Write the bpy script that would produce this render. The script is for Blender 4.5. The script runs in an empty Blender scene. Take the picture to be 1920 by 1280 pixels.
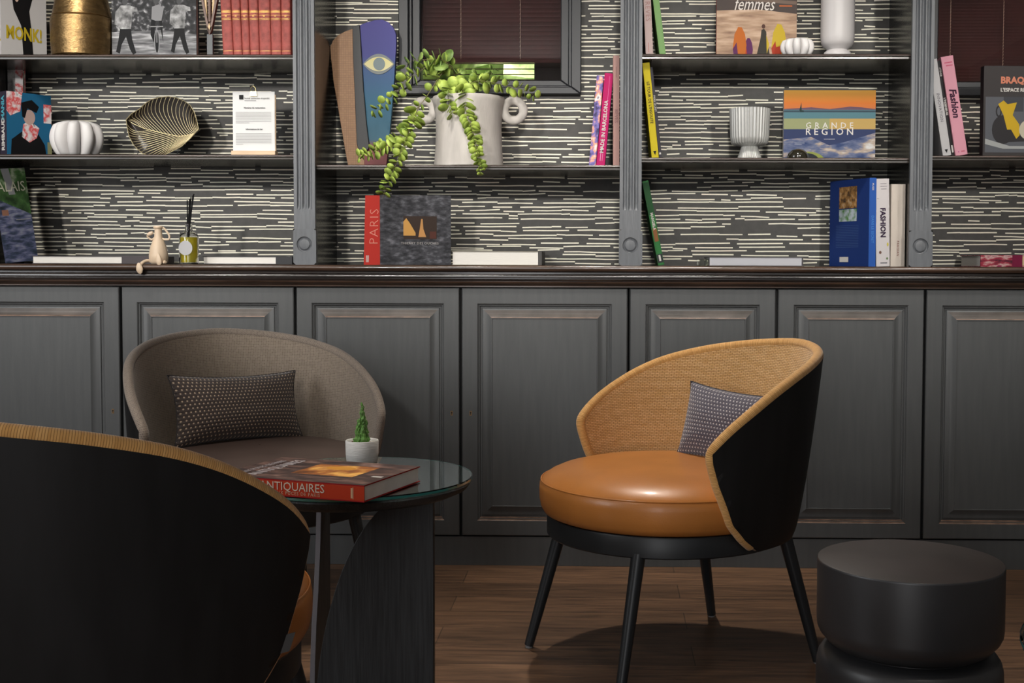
import bpy, bmesh, math, random
from mathutils import Vector, Matrix, noise
S = bpy.context.scene
COL = S.collection
PI = math.pi

# ------------------------------------------------------------------ camera
CAM = Vector((0.0, -3.749, 0.95))
FPX, XC, YC = 2250.0, 1090.0, 594.0          # focal length and optical centre in pixels of the 1920x1280 frame
YAW, PITCH, ROLL = math.radians(1.1), math.radians(2.47), 0.0035
_h = Vector((-math.sin(YAW), math.cos(YAW), 0)); _r = Vector((math.cos(YAW), math.sin(YAW), 0)); _z = Vector((0, 0, 1))
FW = _h*math.cos(PITCH) - _z*math.sin(PITCH)
_u = _z*math.cos(PITCH) + _h*math.sin(PITCH)
RT = _r*math.cos(ROLL) + _u*math.sin(ROLL)
UP = _u*math.cos(ROLL) - _r*math.sin(ROLL)
cd = bpy.data.cameras.new('camera'); cam = bpy.data.objects.new('camera', cd); COL.objects.link(cam)
cam.matrix_world = Matrix(((RT.x, UP.x, -FW.x, CAM.x), (RT.y, UP.y, -FW.y, CAM.y), (RT.z, UP.z, -FW.z, CAM.z), (0, 0, 0, 1)))
cd.sensor_width = 36.0; cd.lens = 36.0*FPX/1920; cd.shift_x = -(XC-960)/1920; cd.shift_y = -(640-YC)/1920
cd.clip_start = 0.05; cd.clip_end = 200
S.camera = cam

def ray(px, py): return FW + RT*((px-XC)/FPX) - UP*((py-YC)/FPX)
def at(px, py, Y):
    d = ray(px, py); return CAM + d*((Y-CAM.y)/d.y)
def atz(px, py, Z):
    d = ray(px, py); return CAM + d*((Z-CAM.z)/d.z)
def X_(px, Y, py=400): return at(px, py, Y).x
def Z_(py, Y, px=960): return at(px, py, Y).z

# ------------------------------------------------------------------ world, exposure, lights
W = bpy.data.worlds.new('world'); S.world = W; W.use_nodes = True
bg = W.node_tree.nodes['Background']; bg.inputs[0].default_value = (0.95, 0.97, 1.0, 1); bg.inputs[1].default_value = .48
S.view_settings.view_transform = 'Standard'; S.view_settings.look = 'None'
S.view_settings.exposure = 0.0; S.view_settings.gamma = 1.0; S.view_settings.use_curve_mapping = False
try: S.view_settings.use_white_balance = False
except Exception: pass

def spot(x, y, z, tx, ty, tz, e, ang, blend=.8, rad=.05, col=(1, .93, .84)):
    l = bpy.data.lights.new('ceiling_or_fill_spot', 'SPOT'); l.energy = e; l.spot_size = math.radians(ang); l.spot_blend = blend
    l.shadow_soft_size = rad; l.color = col
    o = bpy.data.objects.new('ceiling_or_fill_spot', l); COL.objects.link(o); o.location = (x, y, z)
    o.rotation_euler = (Vector((tx, ty, tz))-Vector((x, y, z))).to_track_quat('-Z', 'Y').to_euler()
    return o
def area(name, x, y, z, tx, ty, tz, sx, sy, e, col=(1, 1, 1)):
    l = bpy.data.lights.new(name, 'AREA'); l.shape = 'RECTANGLE'; l.size = sx; l.size_y = sy; l.energy = e; l.color = col
    o = bpy.data.objects.new(name, l); COL.objects.link(o); o.location = (x, y, z)
    o.rotation_euler = (Vector((tx, ty, tz))-Vector((x, y, z))).to_track_quat('-Z', 'Y').to_euler()
    return o
SPOTX = (-1.65, -0.62, 0.42, 1.45)
for x in SPOTX:                                   # wall washing spots over the bookcase
    spot(x, -1.05, 2.62, x, 0.28, 1.1, 80, 54, 1.0, .12, (1, .95, .88))
for x, tx in ((-2.3, -1.7), (-1.3, -.75), (0.15, .1), (1.45, 1.1)):   # unseen soft fill spots, added to brighten the shelf niches
    spot(x, -3.3, 2.1, tx, 0.3, 1.34, 198, 36, 1.0, .1, (1, .96, .9))
spot(-.05, -.14, 2.62, 0.25, -.95, 0, 125, 58, .7, .03)
spot(-1.35, -2.7, 2.62, 0.25, -.75, .62, 62, 26, 1.0, .16)      # fill added for the orange chair back; the other three are seating downlights
spot(-0.9, -1.35, 2.62, -0.95, -1.2, 0, 85, 46, .8, .06)
spot(0.75, -2.3, 2.62, 0.65, -1.95, 0, 25, 40, .8, .06)
area('window_light', -3.3, -2.9, 1.75, 0.2, -0.3, 0.8, 1.0, 1.6, 36, (.95, .97, 1.0))
area('front_window_light', -0.75, -5.9, 1.35, 0.1, 0, 0.7, .8, 2.3, 27, (.97, .98, 1.0))
sun = bpy.data.lights.new('garden_sun', 'SUN'); sun.energy = 14; sun.angle = .02; so_ = bpy.data.objects.new('garden_sun', sun); COL.objects.link(so_)
so_.rotation_euler = Vector((-.75, .35, -.75)).to_track_quat('-Z', 'Y').to_euler()

# ------------------------------------------------------------------ materials
def sr(r, g, b):
    f = lambda c: (c/255/12.92) if c/255 <= .04045 else ((c/255+.055)/1.055)**2.4
    return (f(r)*.68, f(g)*.68, f(b)*.68, 1)
MATS = {}
def mat(name, col, rough=.5, metal=0., spec=.5, coat=0., noise_amt=0., noise_scale=20., bump=0., bump_scale=60., stretch=None, trans=0., ior=1.45, sheen=0., emit=None, col2=None):
    if name in MATS: return MATS[name]
    m = bpy.data.materials.new(name); m.use_nodes = True; nt = m.node_tree; b = nt.nodes['Principled BSDF']
    b.inputs['Base Color'].default_value = col; b.inputs['Roughness'].default_value = rough
    b.inputs['Metallic'].default_value = metal; b.inputs['Specular IOR Level'].default_value = spec
    b.inputs['Coat Weight'].default_value = coat; b.inputs['Coat Roughness'].default_value = .12
    b.inputs['Transmission Weight'].default_value = trans; b.inputs['IOR'].default_value = ior
    b.inputs['Sheen Weight'].default_value = sheen
    if emit: b.inputs['Emission Color'].default_value = col; b.inputs['Emission Strength'].default_value = emit
    if noise_amt or bump or col2:
        tc = nt.nodes.new('ShaderNodeTexCoord'); mp = nt.nodes.new('ShaderNodeMapping'); nt.links.new(tc.outputs['Object'], mp.inputs[0])
        if stretch: mp.inputs['Scale'].default_value = stretch
    if noise_amt or col2:
        n = nt.nodes.new('ShaderNodeTexNoise'); n.inputs['Scale'].default_value = noise_scale; n.inputs['Detail'].default_value = 6
        nt.links.new(mp.outputs[0], n.inputs['Vector'])
        r = nt.nodes.new('ShaderNodeValToRGB'); r.color_ramp.elements[0].position = .32; r.color_ramp.elements[1].position = .68
        a = noise_amt
        r.color_ramp.elements[0].color = (col[0]*(1-a), col[1]*(1-a), col[2]*(1-a), 1)
        c2 = col2 or (min(1, col[0]*(1+a)), min(1, col[1]*(1+a)), min(1, col[2]*(1+a)), 1)
        r.color_ramp.elements[1].color = c2
        nt.links.new(n.outputs['Fac'], r.inputs[0]); nt.links.new(r.outputs[0], b.inputs['Base Color'])
    if bump:
        n2 = nt.nodes.new('ShaderNodeTexNoise'); n2.inputs['Scale'].default_value = bump_scale; n2.inputs['Detail'].default_value = 4
        nt.links.new(mp.outputs[0], n2.inputs['Vector'])
        bp = nt.nodes.new('ShaderNodeBump'); bp.inputs['Strength'].default_value = bump; bp.inputs['Distance'].default_value = .002
        nt.links.new(n2.outputs['Fac'], bp.inputs['Height']); nt.links.new(bp.outputs[0], b.inputs['Normal'])
    MATS[name] = m; return m
def flat(r, g, b, rough=.55):
    return mat('print_%d_%d_%d' % (r, g, b), sr(r, g, b), rough, spec=.18)
def weave(name, c1, c2, dark, pu, pv, mortar=.22, rough=.85, bump=.6):
    m = bpy.data.materials.new(name); m.use_nodes = True; nt = m.node_tree; b = nt.nodes['Principled BSDF']
    tc = nt.nodes.new('ShaderNodeTexCoord'); br = nt.nodes.new('ShaderNodeTexBrick')
    nt.links.new(tc.outputs['UV'], br.inputs['Vector'])
    br.inputs['Color1'].default_value = c1; br.inputs['Color2'].default_value = c2; br.inputs['Mortar'].default_value = dark
    br.inputs['Scale'].default_value = 1; br.inputs['Brick Width'].default_value = pu; br.inputs['Row Height'].default_value = pv
    br.inputs['Mortar Size'].default_value = pv*mortar; br.inputs['Mortar Smooth'].default_value = .6
    n = nt.nodes.new('ShaderNodeTexNoise'); n.inputs['Scale'].default_value = 90; n.inputs['Detail'].default_value = 3
    mp = nt.nodes.new('ShaderNodeMapping'); mp.inputs['Scale'].default_value = (1, 6, 1)
    nt.links.new(tc.outputs['UV'], mp.inputs[0]); nt.links.new(mp.outputs[0], n.inputs['Vector'])
    mx = nt.nodes.new('ShaderNodeMixRGB'); mx.blend_type = 'MULTIPLY'; mx.inputs[0].default_value = .35
    nt.links.new(br.outputs['Color'], mx.inputs[1]); nt.links.new(n.outputs['Fac'], mx.inputs[2])
    nt.links.new(mx.outputs[0], b.inputs['Base Color']); b.inputs['Roughness'].default_value = rough
    b.inputs['Sheen Weight'].default_value = .25; b.inputs['Specular IOR Level'].default_value = .25
    bp = nt.nodes.new('ShaderNodeBump'); bp.inputs['Strength'].default_value = bump; bp.inputs['Distance'].default_value = .0012; bp.invert = True
    nt.links.new(br.outputs['Fac'], bp.inputs['Height']); nt.links.new(bp.outputs[0], b.inputs['Normal'])
    MATS[name] = m; return m
def dots(name, base, dot, pu, pv):
    m = bpy.data.materials.new(name); m.use_nodes = True; nt = m.node_tree; b = nt.nodes['Principled BSDF']
    N = lambda op, a=None, c=None: _math(nt, op, a, c)
    tc = nt.nodes.new('ShaderNodeTexCoord'); sp = nt.nodes.new('ShaderNodeSeparateXYZ'); nt.links.new(tc.outputs['UV'], sp.inputs[0])
    v = N('DIVIDE', sp.outputs[1], pv); fl = N('FLOOR', v); half = N('MULTIPLY', fl, .5)
    u = N('ADD', N('DIVIDE', sp.outputs[0], pu), half)
    du = N('SUBTRACT', N('FRACT', u), .5); dv = N('SUBTRACT', N('FRACT', v), .5)
    d = N('ADD', N('MULTIPLY', N('MULTIPLY', du, du), 14.), N('MULTIPLY', N('MULTIPLY', dv, dv), 9.))
    r = nt.nodes.new('ShaderNodeValToRGB'); r.color_ramp.elements[0].position = .26; r.color_ramp.elements[1].position = .55
    r.color_ramp.elements[0].color = dot; r.color_ramp.elements[1].color = base
    nt.links.new(d, r.inputs[0]); nt.links.new(r.outputs[0], b.inputs['Base Color'])
    b.inputs['Roughness'].default_value = .8; b.inputs['Sheen Weight'].default_value = .3; b.inputs['Specular IOR Level'].default_value = .25
    bp = nt.nodes.new('ShaderNodeBump'); bp.inputs['Strength'].default_value = .5; bp.inputs['Distance'].default_value = .001; bp.invert = True
    nt.links.new(d, bp.inputs['Height']); nt.links.new(bp.outputs[0], b.inputs['Normal'])
    MATS[name] = m; return m
def _math(nt, op, a=None, c=None):
    n = nt.nodes.new('ShaderNodeMath'); n.operation = op
    for i, x in enumerate((a, c)):
        if x is None: continue
        if isinstance(x, (int, float)): n.inputs[i].default_value = x
        else: nt.links.new(x, n.inputs[i])
    return n.outputs[0]

PAINT = mat('charcoal_paint', (.086, .089, .09, 1), .42, spec=.5, noise_amt=.07, noise_scale=7, bump=.12, bump_scale=90, stretch=(9, 9, .8))
PILAST = mat('blue_grey_paint', (.108, .115, .125, 1), .42, noise_amt=.12, noise_scale=14, bump=.15, bump_scale=90, stretch=(8, 8, 1))
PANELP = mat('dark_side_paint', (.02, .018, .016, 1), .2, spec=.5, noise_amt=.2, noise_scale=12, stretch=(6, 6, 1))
WORN = mat('worn_brown_edge', (.19, .115, .078, 1), .4, noise_amt=.45, noise_scale=30, stretch=(1, 1, 1))
WORN2 = mat('worn_cove_paint', (.098, .08, .068, 1), .45, noise_amt=.3, noise_scale=14, stretch=(1, 1, 1))
TOPW = mat('worktop_dark_wood', (.018, .013, .011, 1), .24, spec=.6, coat=.35, noise_amt=.5, noise_scale=8, stretch=(.6, 6, 6), bump=.12, bump_scale=40)
TOPB = mat('worktop_brown_nosing', (.056, .032, .021, 1), .28, coat=.3, noise_amt=.55, noise_scale=9, stretch=(.6, 8, 8))
SHELF = mat('shelf_dark_wood', (.046, .04, .034, 1), .22, spec=.5, noise_amt=.4, noise_scale=8, stretch=(.7, 5, 5))
SHELFB = mat('shelf_brown_edge', (.06, .04, .032, 1), .3, noise_amt=.4, noise_scale=10, stretch=(.7, 6, 6))
BLACKG = mat('black_gap', (.006, .006, .006, 1), .7)
BRASS = mat('keyhole_brass', (.32, .2, .1, 1), .35, metal=.8)
WP = mat('wallpaper_charcoal', (.055, .052, .047, 1), .55, noise_amt=.15, noise_scale=40)
WPL = mat('wallpaper_cream_dash', (.9, .86, .7, 1), .5, noise_amt=.06, noise_scale=60)
WFR = mat('window_frame_anthracite', (.016, .017, .02, 1), .42)
SLAT = mat('blind_brown_slat', (.07, .02, .018, 1), .6, spec=.15, noise_amt=.2, noise_scale=6, stretch=(.4, 4, 4))
SLAT2 = mat('blind_brown_slat_light', (.06, .034, .02, 1), .35, noise_amt=.35, noise_scale=3, stretch=(1.4, 1, 1))
CORD = mat('blind_cord', (.75, .6, .42, 1), .5)
def glassm(name, col, rough=0.0, ior=1.45):
    m = bpy.data.materials.new(name); m.use_nodes = True; nt = m.node_tree
    b = nt.nodes['Principled BSDF']; b.inputs['Base Color'].default_value = col; b.inputs['Roughness'].default_value = rough
    b.inputs['Transmission Weight'].default_value = 1; b.inputs['IOR'].default_value = ior
    MATS[name] = m; return m
GLASS = glassm('window_glass', (1, 1, 1, 1))
TGLASS = glassm('table_glass', (.78, .93, .9, 1))
TGEDGE = mat('table_glass_edge', (.05, .3, .27, 1), .12, trans=.45, coat=.5)
BGLASS = glassm('bottle_glass', (1, 1, 1, 1))
PLAS = mat('ceiling_plaster', (.62, .6, .57, 1), .9)
WALLP = mat('plaster_wall', (.42, .4, .37, 1), .9)

def floor_mat():
    m = bpy.data.materials.new('dark_plank_floor'); m.use_nodes = True; nt = m.node_tree; b = nt.nodes['Principled BSDF']
    tc = nt.nodes.new('ShaderNodeTexCoord'); mp = nt.nodes.new('ShaderNodeMapping'); nt.links.new(tc.outputs['Object'], mp.inputs[0])
    mp.inputs['Location'].default_value = (.42, .06, 0)
    br = nt.nodes.new('ShaderNodeTexBrick'); nt.links.new(mp.outputs[0], br.inputs['Vector']); br.inputs['Scale'].default_value = 1
    br.inputs['Brick Width'].default_value = 1.28; br.inputs['Row Height'].default_value = .145; br.inputs['Mortar Size'].default_value = .0012
    br.inputs['Color1'].default_value = (.205, .12, .074, 1); br.inputs['Color2'].default_value = (.12, .072, .046, 1); br.inputs['Mortar'].default_value = (.045, .03, .022, 1)
    mp2 = nt.nodes.new('ShaderNodeMapping'); mp2.inputs['Scale'].default_value = (1.3, 17, 1); nt.links.new(tc.outputs['Object'], mp2.inputs[0])
    n = nt.nodes.new('ShaderNodeTexNoise'); n.inputs['Scale'].default_value = 3.2; n.inputs['Detail'].default_value = 10; n.inputs['Roughness'].default_value = .68; n.inputs['Distortion'].default_value = .8
    nt.links.new(mp2.outputs[0], n.inputs['Vector'])
    r = nt.nodes.new('ShaderNodeValToRGB'); r.color_ramp.elements[0].position = .3; r.color_ramp.elements[1].position = .72
    r.color_ramp.elements[0].color = (.3, .3, .32, 1); r.color_ramp.elements[1].color = (1.5, 1.38, 1.2, 1)
    nt.links.new(n.outputs['Fac'], r.inputs[0])
    mx = nt.nodes.new('ShaderNodeMixRGB'); mx.blend_type = 'MULTIPLY'; mx.inputs[0].default_value = 1
    nt.links.new(br.outputs['Color'], mx.inputs[1]); nt.links.new(r.outputs[0], mx.inputs[2]); nt.links.new(mx.outputs[0], b.inputs['Base Color'])
    b.inputs['Roughness'].default_value = .36; b.inputs['Specular IOR Level'].default_value = .4
    bp = nt.nodes.new('ShaderNodeBump'); bp.inputs['Strength'].default_value = .25; bp.inputs['Distance'].default_value = .001
    nt.links.new(n.outputs['Fac'], bp.inputs['Height']); nt.links.new(bp.outputs[0], b.inputs['Normal'])
    return m
FLOORM = floor_mat()

# ------------------------------------------------------------------ mesh helpers
class MB:
    def __init__(s): s.v = []; s.f = []; s.m = []; s.uv = []
    def face(s, pts, m=0, uv=None):
        i = len(s.v); s.v += [tuple(p) for p in pts]; s.f.append(tuple(range(i, i+len(pts)))); s.m.append(m); s.uv.append(uv)
    def box(s, a, b, m=0):
        (x0, y0, z0), (x1, y1, z1) = a, b; i = len(s.v)
        s.v += [(x0, y0, z0), (x1, y0, z0), (x1, y1, z0), (x0, y1, z0), (x0, y0, z1), (x1, y0, z1), (x1, y1, z1), (x0, y1, z1)]
        for f in ((0, 3, 2, 1), (4, 5, 6, 7), (0, 1, 5, 4), (1, 2, 6, 5), (2, 3, 7, 6), (3, 0, 4, 7)):
            s.f.append(tuple(i+k for k in f)); s.m.append(m); s.uv.append(None)
        return s
    def grid(s, P, nu, nv, m=0, wrapu=False, uvf=None, mf=None):
        i = len(s.v)
        for a in range(nu+(0 if wrapu else 1)):
            for b in range(nv+1): s.v.append(tuple(P(a/nu, b/nv)))
        n = nu if wrapu else nu+1
        for a in range(nu):
            a2 = (a+1) % n
            for b in range(nv):
                s.f.append((i+a*(nv+1)+b, i+a2*(nv+1)+b, i+a2*(nv+1)+b+1, i+a*(nv+1)+b+1)); s.m.append(mf(a/nu, b/nv) if mf else m)
                s.uv.append([uvf(a/nu, b/nv), uvf((a+1)/nu, b/nv), uvf((a+1)/nu, (b+1)/nv), uvf(a/nu, (b+1)/nv)] if uvf else None)
        return s
    def lathe(s, prof, c=(0, 0, 0), seg=48, m=0, rmod=None, mf=None):
        n = len(prof)-1
        def P(a, b):
            r, z = prof[round(b*n)]; t = a*2*PI
            if rmod: r = rmod(r, z, t)
            return (c[0]+r*math.cos(t), c[1]+r*math.sin(t), c[2]+z)
        return s.grid(P, seg, n, m, True, mf=mf)
    def tube(s, pts, r, seg=8, m=0, cap=True, uvs=None):
        pts = [Vector(p) for p in pts]; n = len(pts); i = len(s.v); up = Vector((0, 0, 1)); L = 0; Ls = []
        prev = None
        for k, p in enumerate(pts):
            t = (pts[min(k+1, n-1)]-pts[max(k-1, 0)]).normalized()
            if prev is None:
                a = t.cross(up)
                if a.length < .1: a = t.cross(Vector((1, 0, 0)))
                a.normalize()
            else: a = (prev-t*prev.dot(t)).normalized()
            prev = a; b = t.cross(a); rr = r[k] if isinstance(r, (list, tuple)) else r
            for q in range(seg):
                w = 2*PI*q/seg; s.v.append(tuple(p+a*rr*math.cos(w)+b*rr*math.sin(w)))
            if k: L += (pts[k]-pts[k-1]).length
            Ls.append(L)
        for k in range(n-1):
            for q in range(seg):
                q2 = (q+1) % seg; s.f.append((i+k*seg+q, i+k*seg+q2, i+(k+1)*seg+q2, i+(k+1)*seg+q)); s.m.append(m)
                if uvs:
                    c0, c1 = q/seg*uvs, (q+1)/seg*uvs
                    s.uv.append([(c0, Ls[k]), (c1, Ls[k]), (c1, Ls[k+1]), (c0, Ls[k+1])])
                else: s.uv.append(None)
        if cap:
            s.f.append(tuple(i+q for q in range(seg))); s.m.append(m); s.uv.append(None)
            s.f.append(tuple(i+(n-1)*seg+q for q in reversed(range(seg)))); s.m.append(m); s.uv.append(None)
        return s
    def prism(s, poly, f3, t0, t1, m=0, mside=None):
        """poly in 2d, f3(u,v,t)->3d, between t0 and t1"""
        n = len(poly); i = len(s.v)
        s.v += [tuple(f3(u, v, t0)) for u, v in poly] + [tuple(f3(u, v, t1)) for u, v in poly]
        s.f.append(tuple(i+k for k in range(n))); s.m.append(m); s.uv.append(None)
        s.f.append(tuple(i+n+k for k in reversed(range(n)))); s.m.append(m); s.uv.append(None)
        for k in range(n):
            k2 = (k+1) % n; s.f.append((i+k, i+k2, i+n+k2, i+n+k)); s.m.append(m if mside is None else mside); s.uv.append(None)
        return s
    def mesh(s, me, M, m=0):
        i = len(s.v); s.v += [tuple(M @ v.co) for v in me.vertices]
        for p in me.polygons: s.f.append(tuple(i+k for k in p.vertices)); s.m.append(m); s.uv.append(None)
        return s
    def xf(s, M):
        s.v = [tuple(M @ Vector(p)) for p in s.v]; return s
    def build(s, name, mats, parent=None, smooth=True, bevel=0, angle=38, loc=None, merge=False, fix=True, solid=0):
        me = bpy.data.meshes.new(name); me.from_pydata(s.v, [], s.f)
        if not isinstance(mats, (list, tuple)): mats = [mats]
        for mm in mats: me.materials.append(mm)
        me.polygons.foreach_set('material_index', [min(k, len(mats)-1) for k in s.m])
        if any(u for u in s.uv):
            ul = me.uv_layers.new(name='UVMap')
            for p, u in zip(me.polygons, s.uv):
                if u:
                    for li, c in zip(p.loop_indices, u): ul.data[li].uv = c
        if fix:
            bm = bmesh.new(); bm.from_mesh(me)
            if merge: bmesh.ops.remove_doubles(bm, verts=bm.verts, dist=1e-5)
            bmesh.ops.recalc_face_normals(bm, faces=bm.faces); bm.to_mesh(me); bm.free()
        if smooth:
            me.polygons.foreach_set('use_smooth', [True]*len(me.polygons)); me.set_sharp_from_angle(angle=math.radians(angle))
        me.update()
        o = bpy.data.objects.new(name, me); COL.objects.link(o)
        if loc is not None: o.location = loc
        if parent is not None: o.parent = parent
        if bevel:
            b = o.modifiers.new('bevel', 'BEVEL'); b.width = bevel; b.segments = 2; b.limit_method = 'ANGLE'; b.angle_limit = math.radians(40)
        return o

def tag(o, label=None, cat=None, group=None, kind=None):
    if label: o['label'] = label
    if cat: o['category'] = cat
    if group: o['group'] = group
    if kind: o['kind'] = kind
    return o
def thing(name, label, cat, M=None, group=None):
    o = bpy.data.objects.new(name, None); COL.objects.link(o); o.empty_display_size = .05
    if M is not None: o.matrix_world = M if isinstance(M, Matrix) else Matrix.Translation(Vector(M))
    return tag(o, label, cat, group)
def copy_tree(o, parent=None):
    c = o.copy(); COL.objects.link(c); c.parent = parent
    for ch in [x for x in bpy.data.objects if x.parent == o]: copy_tree(ch, c)
    return c
def box(a, b): return MB().box(a, b)
def T(x, y, z): return Matrix.Translation(Vector((x, y, z)))
def RZ(a): return Matrix.Rotation(math.radians(a), 4, 'Z')
def RX(a): return Matrix.Rotation(math.radians(a), 4, 'X')
def RY(a): return Matrix.Rotation(math.radians(a), 4, 'Y')
_tc = {}
def textmesh(txt, size, align='LEFT', bold=0., spacing=1.):
    k = (txt, size, align, bold, spacing)
    if k not in _tc:
        cu = bpy.data.curves.new('t', 'FONT'); cu.body = txt; cu.size = size; cu.align_x = align; cu.align_y = 'CENTER'
        cu.offset = bold; cu.resolution_u = 2; cu.extrude = .0002; cu.space_character = spacing
        ob = bpy.data.objects.new('t', cu); _tc[k] = bpy.data.meshes.new_from_object(ob)
        bpy.data.objects.remove(ob); bpy.data.curves.remove(cu)
    return _tc[k]
def catmull(P, n=8):
    P = [Vector(p) for p in P]; out = []
    Q = [P[0]*2-P[1]]+P+[P[-1]*2-P[-2]]
    for i in range(1, len(Q)-2):
        for k in range(n):
            t = k/n; a, b, c, d = Q[i-1], Q[i], Q[i+1], Q[i+2]
            out.append(.5*((2*b)+(c-a)*t+(2*a-5*b+4*c-d)*t*t+(3*b-a-3*c+d)*t**3))
    out.append(P[-1]); return out
def interp(x, xs, ys):
    if x <= xs[0]: return ys[0]
    for i in range(len(xs)-1):
        if x <= xs[i+1]:
            t = (x-xs[i])/(xs[i+1]-xs[i]); return ys[i]+(ys[i+1]-ys[i])*t
    return ys[-1]

# ------------------------------------------------------------------ setting
YB = .35                                  # face of the papered back wall
CEIL = 2.7
XL, XR, YF = -3.6, 3.2, -6.2
tag(box((XL, YF, -.06), (XR, YB, 0)).build('floor', FLOORM, smooth=False), kind='structure')
tag(box((XL, YF, CEIL), (XR, YB+.2, CEIL+.1)).build('ceiling', PLAS, smooth=False), kind='structure')
# left wall with a broad window opening, right wall, front wall with shop windows
def wall_open(name, fixed, lo, hi, ax, opening, th=.12):
    m = MB(); a0, a1, z0, z1 = opening
    def b(p0, p1, q0, q1):
        if ax == 'x': m.box((fixed, p0, q0), (fixed+th, p1, q1))
        else: m.box((p0, fixed, q0), (p1, fixed+th, q1))
    b(lo, a0, 0, CEIL); b(a1, hi, 0, CEIL); b(a0, a1, 0, z0); b(a0, a1, z1, CEIL)
    return tag(m.build(name, WALLP, smooth=False), kind='structure')
wall_open('wall_left', XL-.12, YF, YB, 'x', (-4.2, -1.6, .9, 2.5))
tag(box((XR, YF, 0), (XR+.12, YB, CEIL)).build('wall_right', WALLP, smooth=False), kind='structure')
wall_open('wall_front', YF-.12, XL, XR, 'y', (-1.6, 2.8, .5, 2.5))

# window openings in the back wall
w1 = (X_(752, YB, 60), X_(1088, YB, 60), Z_(177, YB), 2.2)
w2 = (X_(1722, YB, 60), X_(2230, YB, 60), Z_(180, YB, 1800), 2.2)
def backwall():
    m = MB(); x0, x1 = XL, XR; y0, y1 = YB, YB+.2
    xs = [x0, w1[0], w1[1], w2[0], w2[1], x1]
    for i in (0, 2, 4): m.box((xs[i], y0, 0), (xs[i+1], y1, CEIL), 0)
    for w in (w1, w2): m.box((w[0], y0, 0), (w[1], y1, w[2]), 0); m.box((w[0], y0, w[3]), (w[1], y1, CEIL), 0)
    rnd = random.Random(5); z = .93; yy = YB-.0006
    while z < 2.5:
        x = -2.6+rnd.random()*.1
        while x < 2.2:
            L = rnd.choice((.035, .05, .07, .09, .11, .14, .18, .2))*rnd.uniform(.8, 1.15); th = rnd.uniform(.0039, .0047)
            zo = rnd.uniform(-.0034, .0034); tilt = rnd.gauss(0, .0006)
            if rnd.random() < .9:
                ends = x, x+L; zc = z+zo
                for w in (w1, w2):
                    if ends and zc > w[2]-.006 and ends[1] > w[0]-.002 and ends[0] < w[1]+.002:
                        if ends[0] < w[0]-.012: ends = (ends[0], w[0]-.002)
                        elif ends[1] > w[1]+.012: ends = (w[1]+.002, ends[1])
                        else: ends = None
                if ends:
                    n = max(1, int((ends[1]-ends[0])/.045)); L_ = ends[1]-ends[0]; pr = [(ends[0]+L_*k/n, zc+tilt*k/n*2+(rnd.gauss(0, .0005) if 0 < k < n else 0)) for k in range(n+1)]
                    for (xa, za), (xb, zb) in zip(pr[:-1], pr[1:]):
                        m.face([(xa, yy, za-th/2), (xb, yy, zb-th/2), (xb, yy, zb+th/2), (xa, yy, za+th/2)], 1)
            x += L+(rnd.uniform(.008, .03) if rnd.random() < .55 else .0)
        z += .0138+rnd.uniform(-.0012, .0012)
    return m.build('wall_back', [WP, WPL], smooth=False, fix=False)
tag(backwall(), kind='structure')

def window(name, w, blind, seed, frame_w=.052):
    t = bpy.data.objects.new(name, None); COL.objects.link(t); t.location = ((w[0]+w[1])/2, YB, w[2]); tag(t, kind='structure')
    M = T(*(-Vector(t.location)))
    def ringbox(m, i0, i1, y0, y1):
        a, b, c, d = w[0]+i0, w[1]-i0, w[2]+i0*.72, w[3]-i0; e, f, g, h = w[0]+i1, w[1]-i1, w[2]+i1*.72, w[3]-i1
        m.prism([(a, c), (b, c), (f, g), (e, g)], lambda u, v, t: (u, t, v), y0, y1)
        m.prism([(b, c), (b, d), (f, h), (f, g)], lambda u, v, t: (u, t, v), y0, y1)
        m.prism([(b, d), (a, d), (e, h), (f, h)], lambda u, v, t: (u, t, v), y0, y1)
        m.prism([(a, d), (a, c), (e, g), (e, h)], lambda u, v, t: (u, t, v), y0, y1)
    m = MB(); ringbox(m, -.004, .030, YB-.032, YB+.05); m.xf(M).build('window_frame', WFR, t, bevel=.003)
    m = MB(); ringbox(m, .028, .040, YB-.014, YB+.05); ringbox(m, .038, .066, YB-.004, YB+.06); m.xf(M).build('sash', WFR, t, bevel=.003)
    MB().box((w[0]+.06, YB+.03, w[2]+.042), (w[1]-.06, YB+.036, w[3]-.06)).xf(M).build('glass_pane', GLASS, t, smooth=False)
    return t
window('window_1', w1, None, 1); window('window_2', w2, None, 2)
def blind(label, w, zclosed, zopen, xopen, pitch, mats, cordx, nopen=3):
    x0, x1 = w[0]+.045, w[1]-.045; y = YB+.105
    t = thing('venetian_blind', label, 'blind', (x0, y, w[2]+.06))
    M = T(-x0, -y, -(w[2]+.06)); m = MB(); z = zclosed
    def slat(xa, xb, z, tilt, wd, mi=0):
        c, s = math.cos(math.radians(tilt))*wd/2, math.sin(math.radians(tilt))*wd/2
        m.prism([(-c, -s), (0, .0012), (c, s), (c, s+.0016), (0, .003), (-c, -s+.0016)], lambda u, v, tt: (tt, y+u, z+v), xa, xb, mi)
    k = 0
    while z < w[3]: slat(x0+.001, x1-.001, z, 68, .024); z += pitch; k += 1
    o = m.xf(M).build('slats', mats, t)
    if nopen:
        m = MB()
        for k in range(nopen+1):
            slat(x0+.001, xopen, zclosed-.014-k*(zclosed-.014-zopen)/nopen, 4, .022)
        m.xf(M).build('open_slats', mats, t)
    m = MB()
    for cx in cordx:
        m.tube([(cx, y-.016, w[2]+.06 if not nopen else zclosed), (cx, y-.016, w[3]-.05)], .0006, 5)
        zz = zclosed+.01
        while zz < w[3]-.05: m.tube([(cx-.0012, y-.0165, zz), (cx+.0012, y-.0165, zz+.0052)], .0011, 5); zz += pitch
    m.xf(M).build('cord', CORD, t)
    return t
zc = Z_(112, YB+.1, 900)
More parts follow.
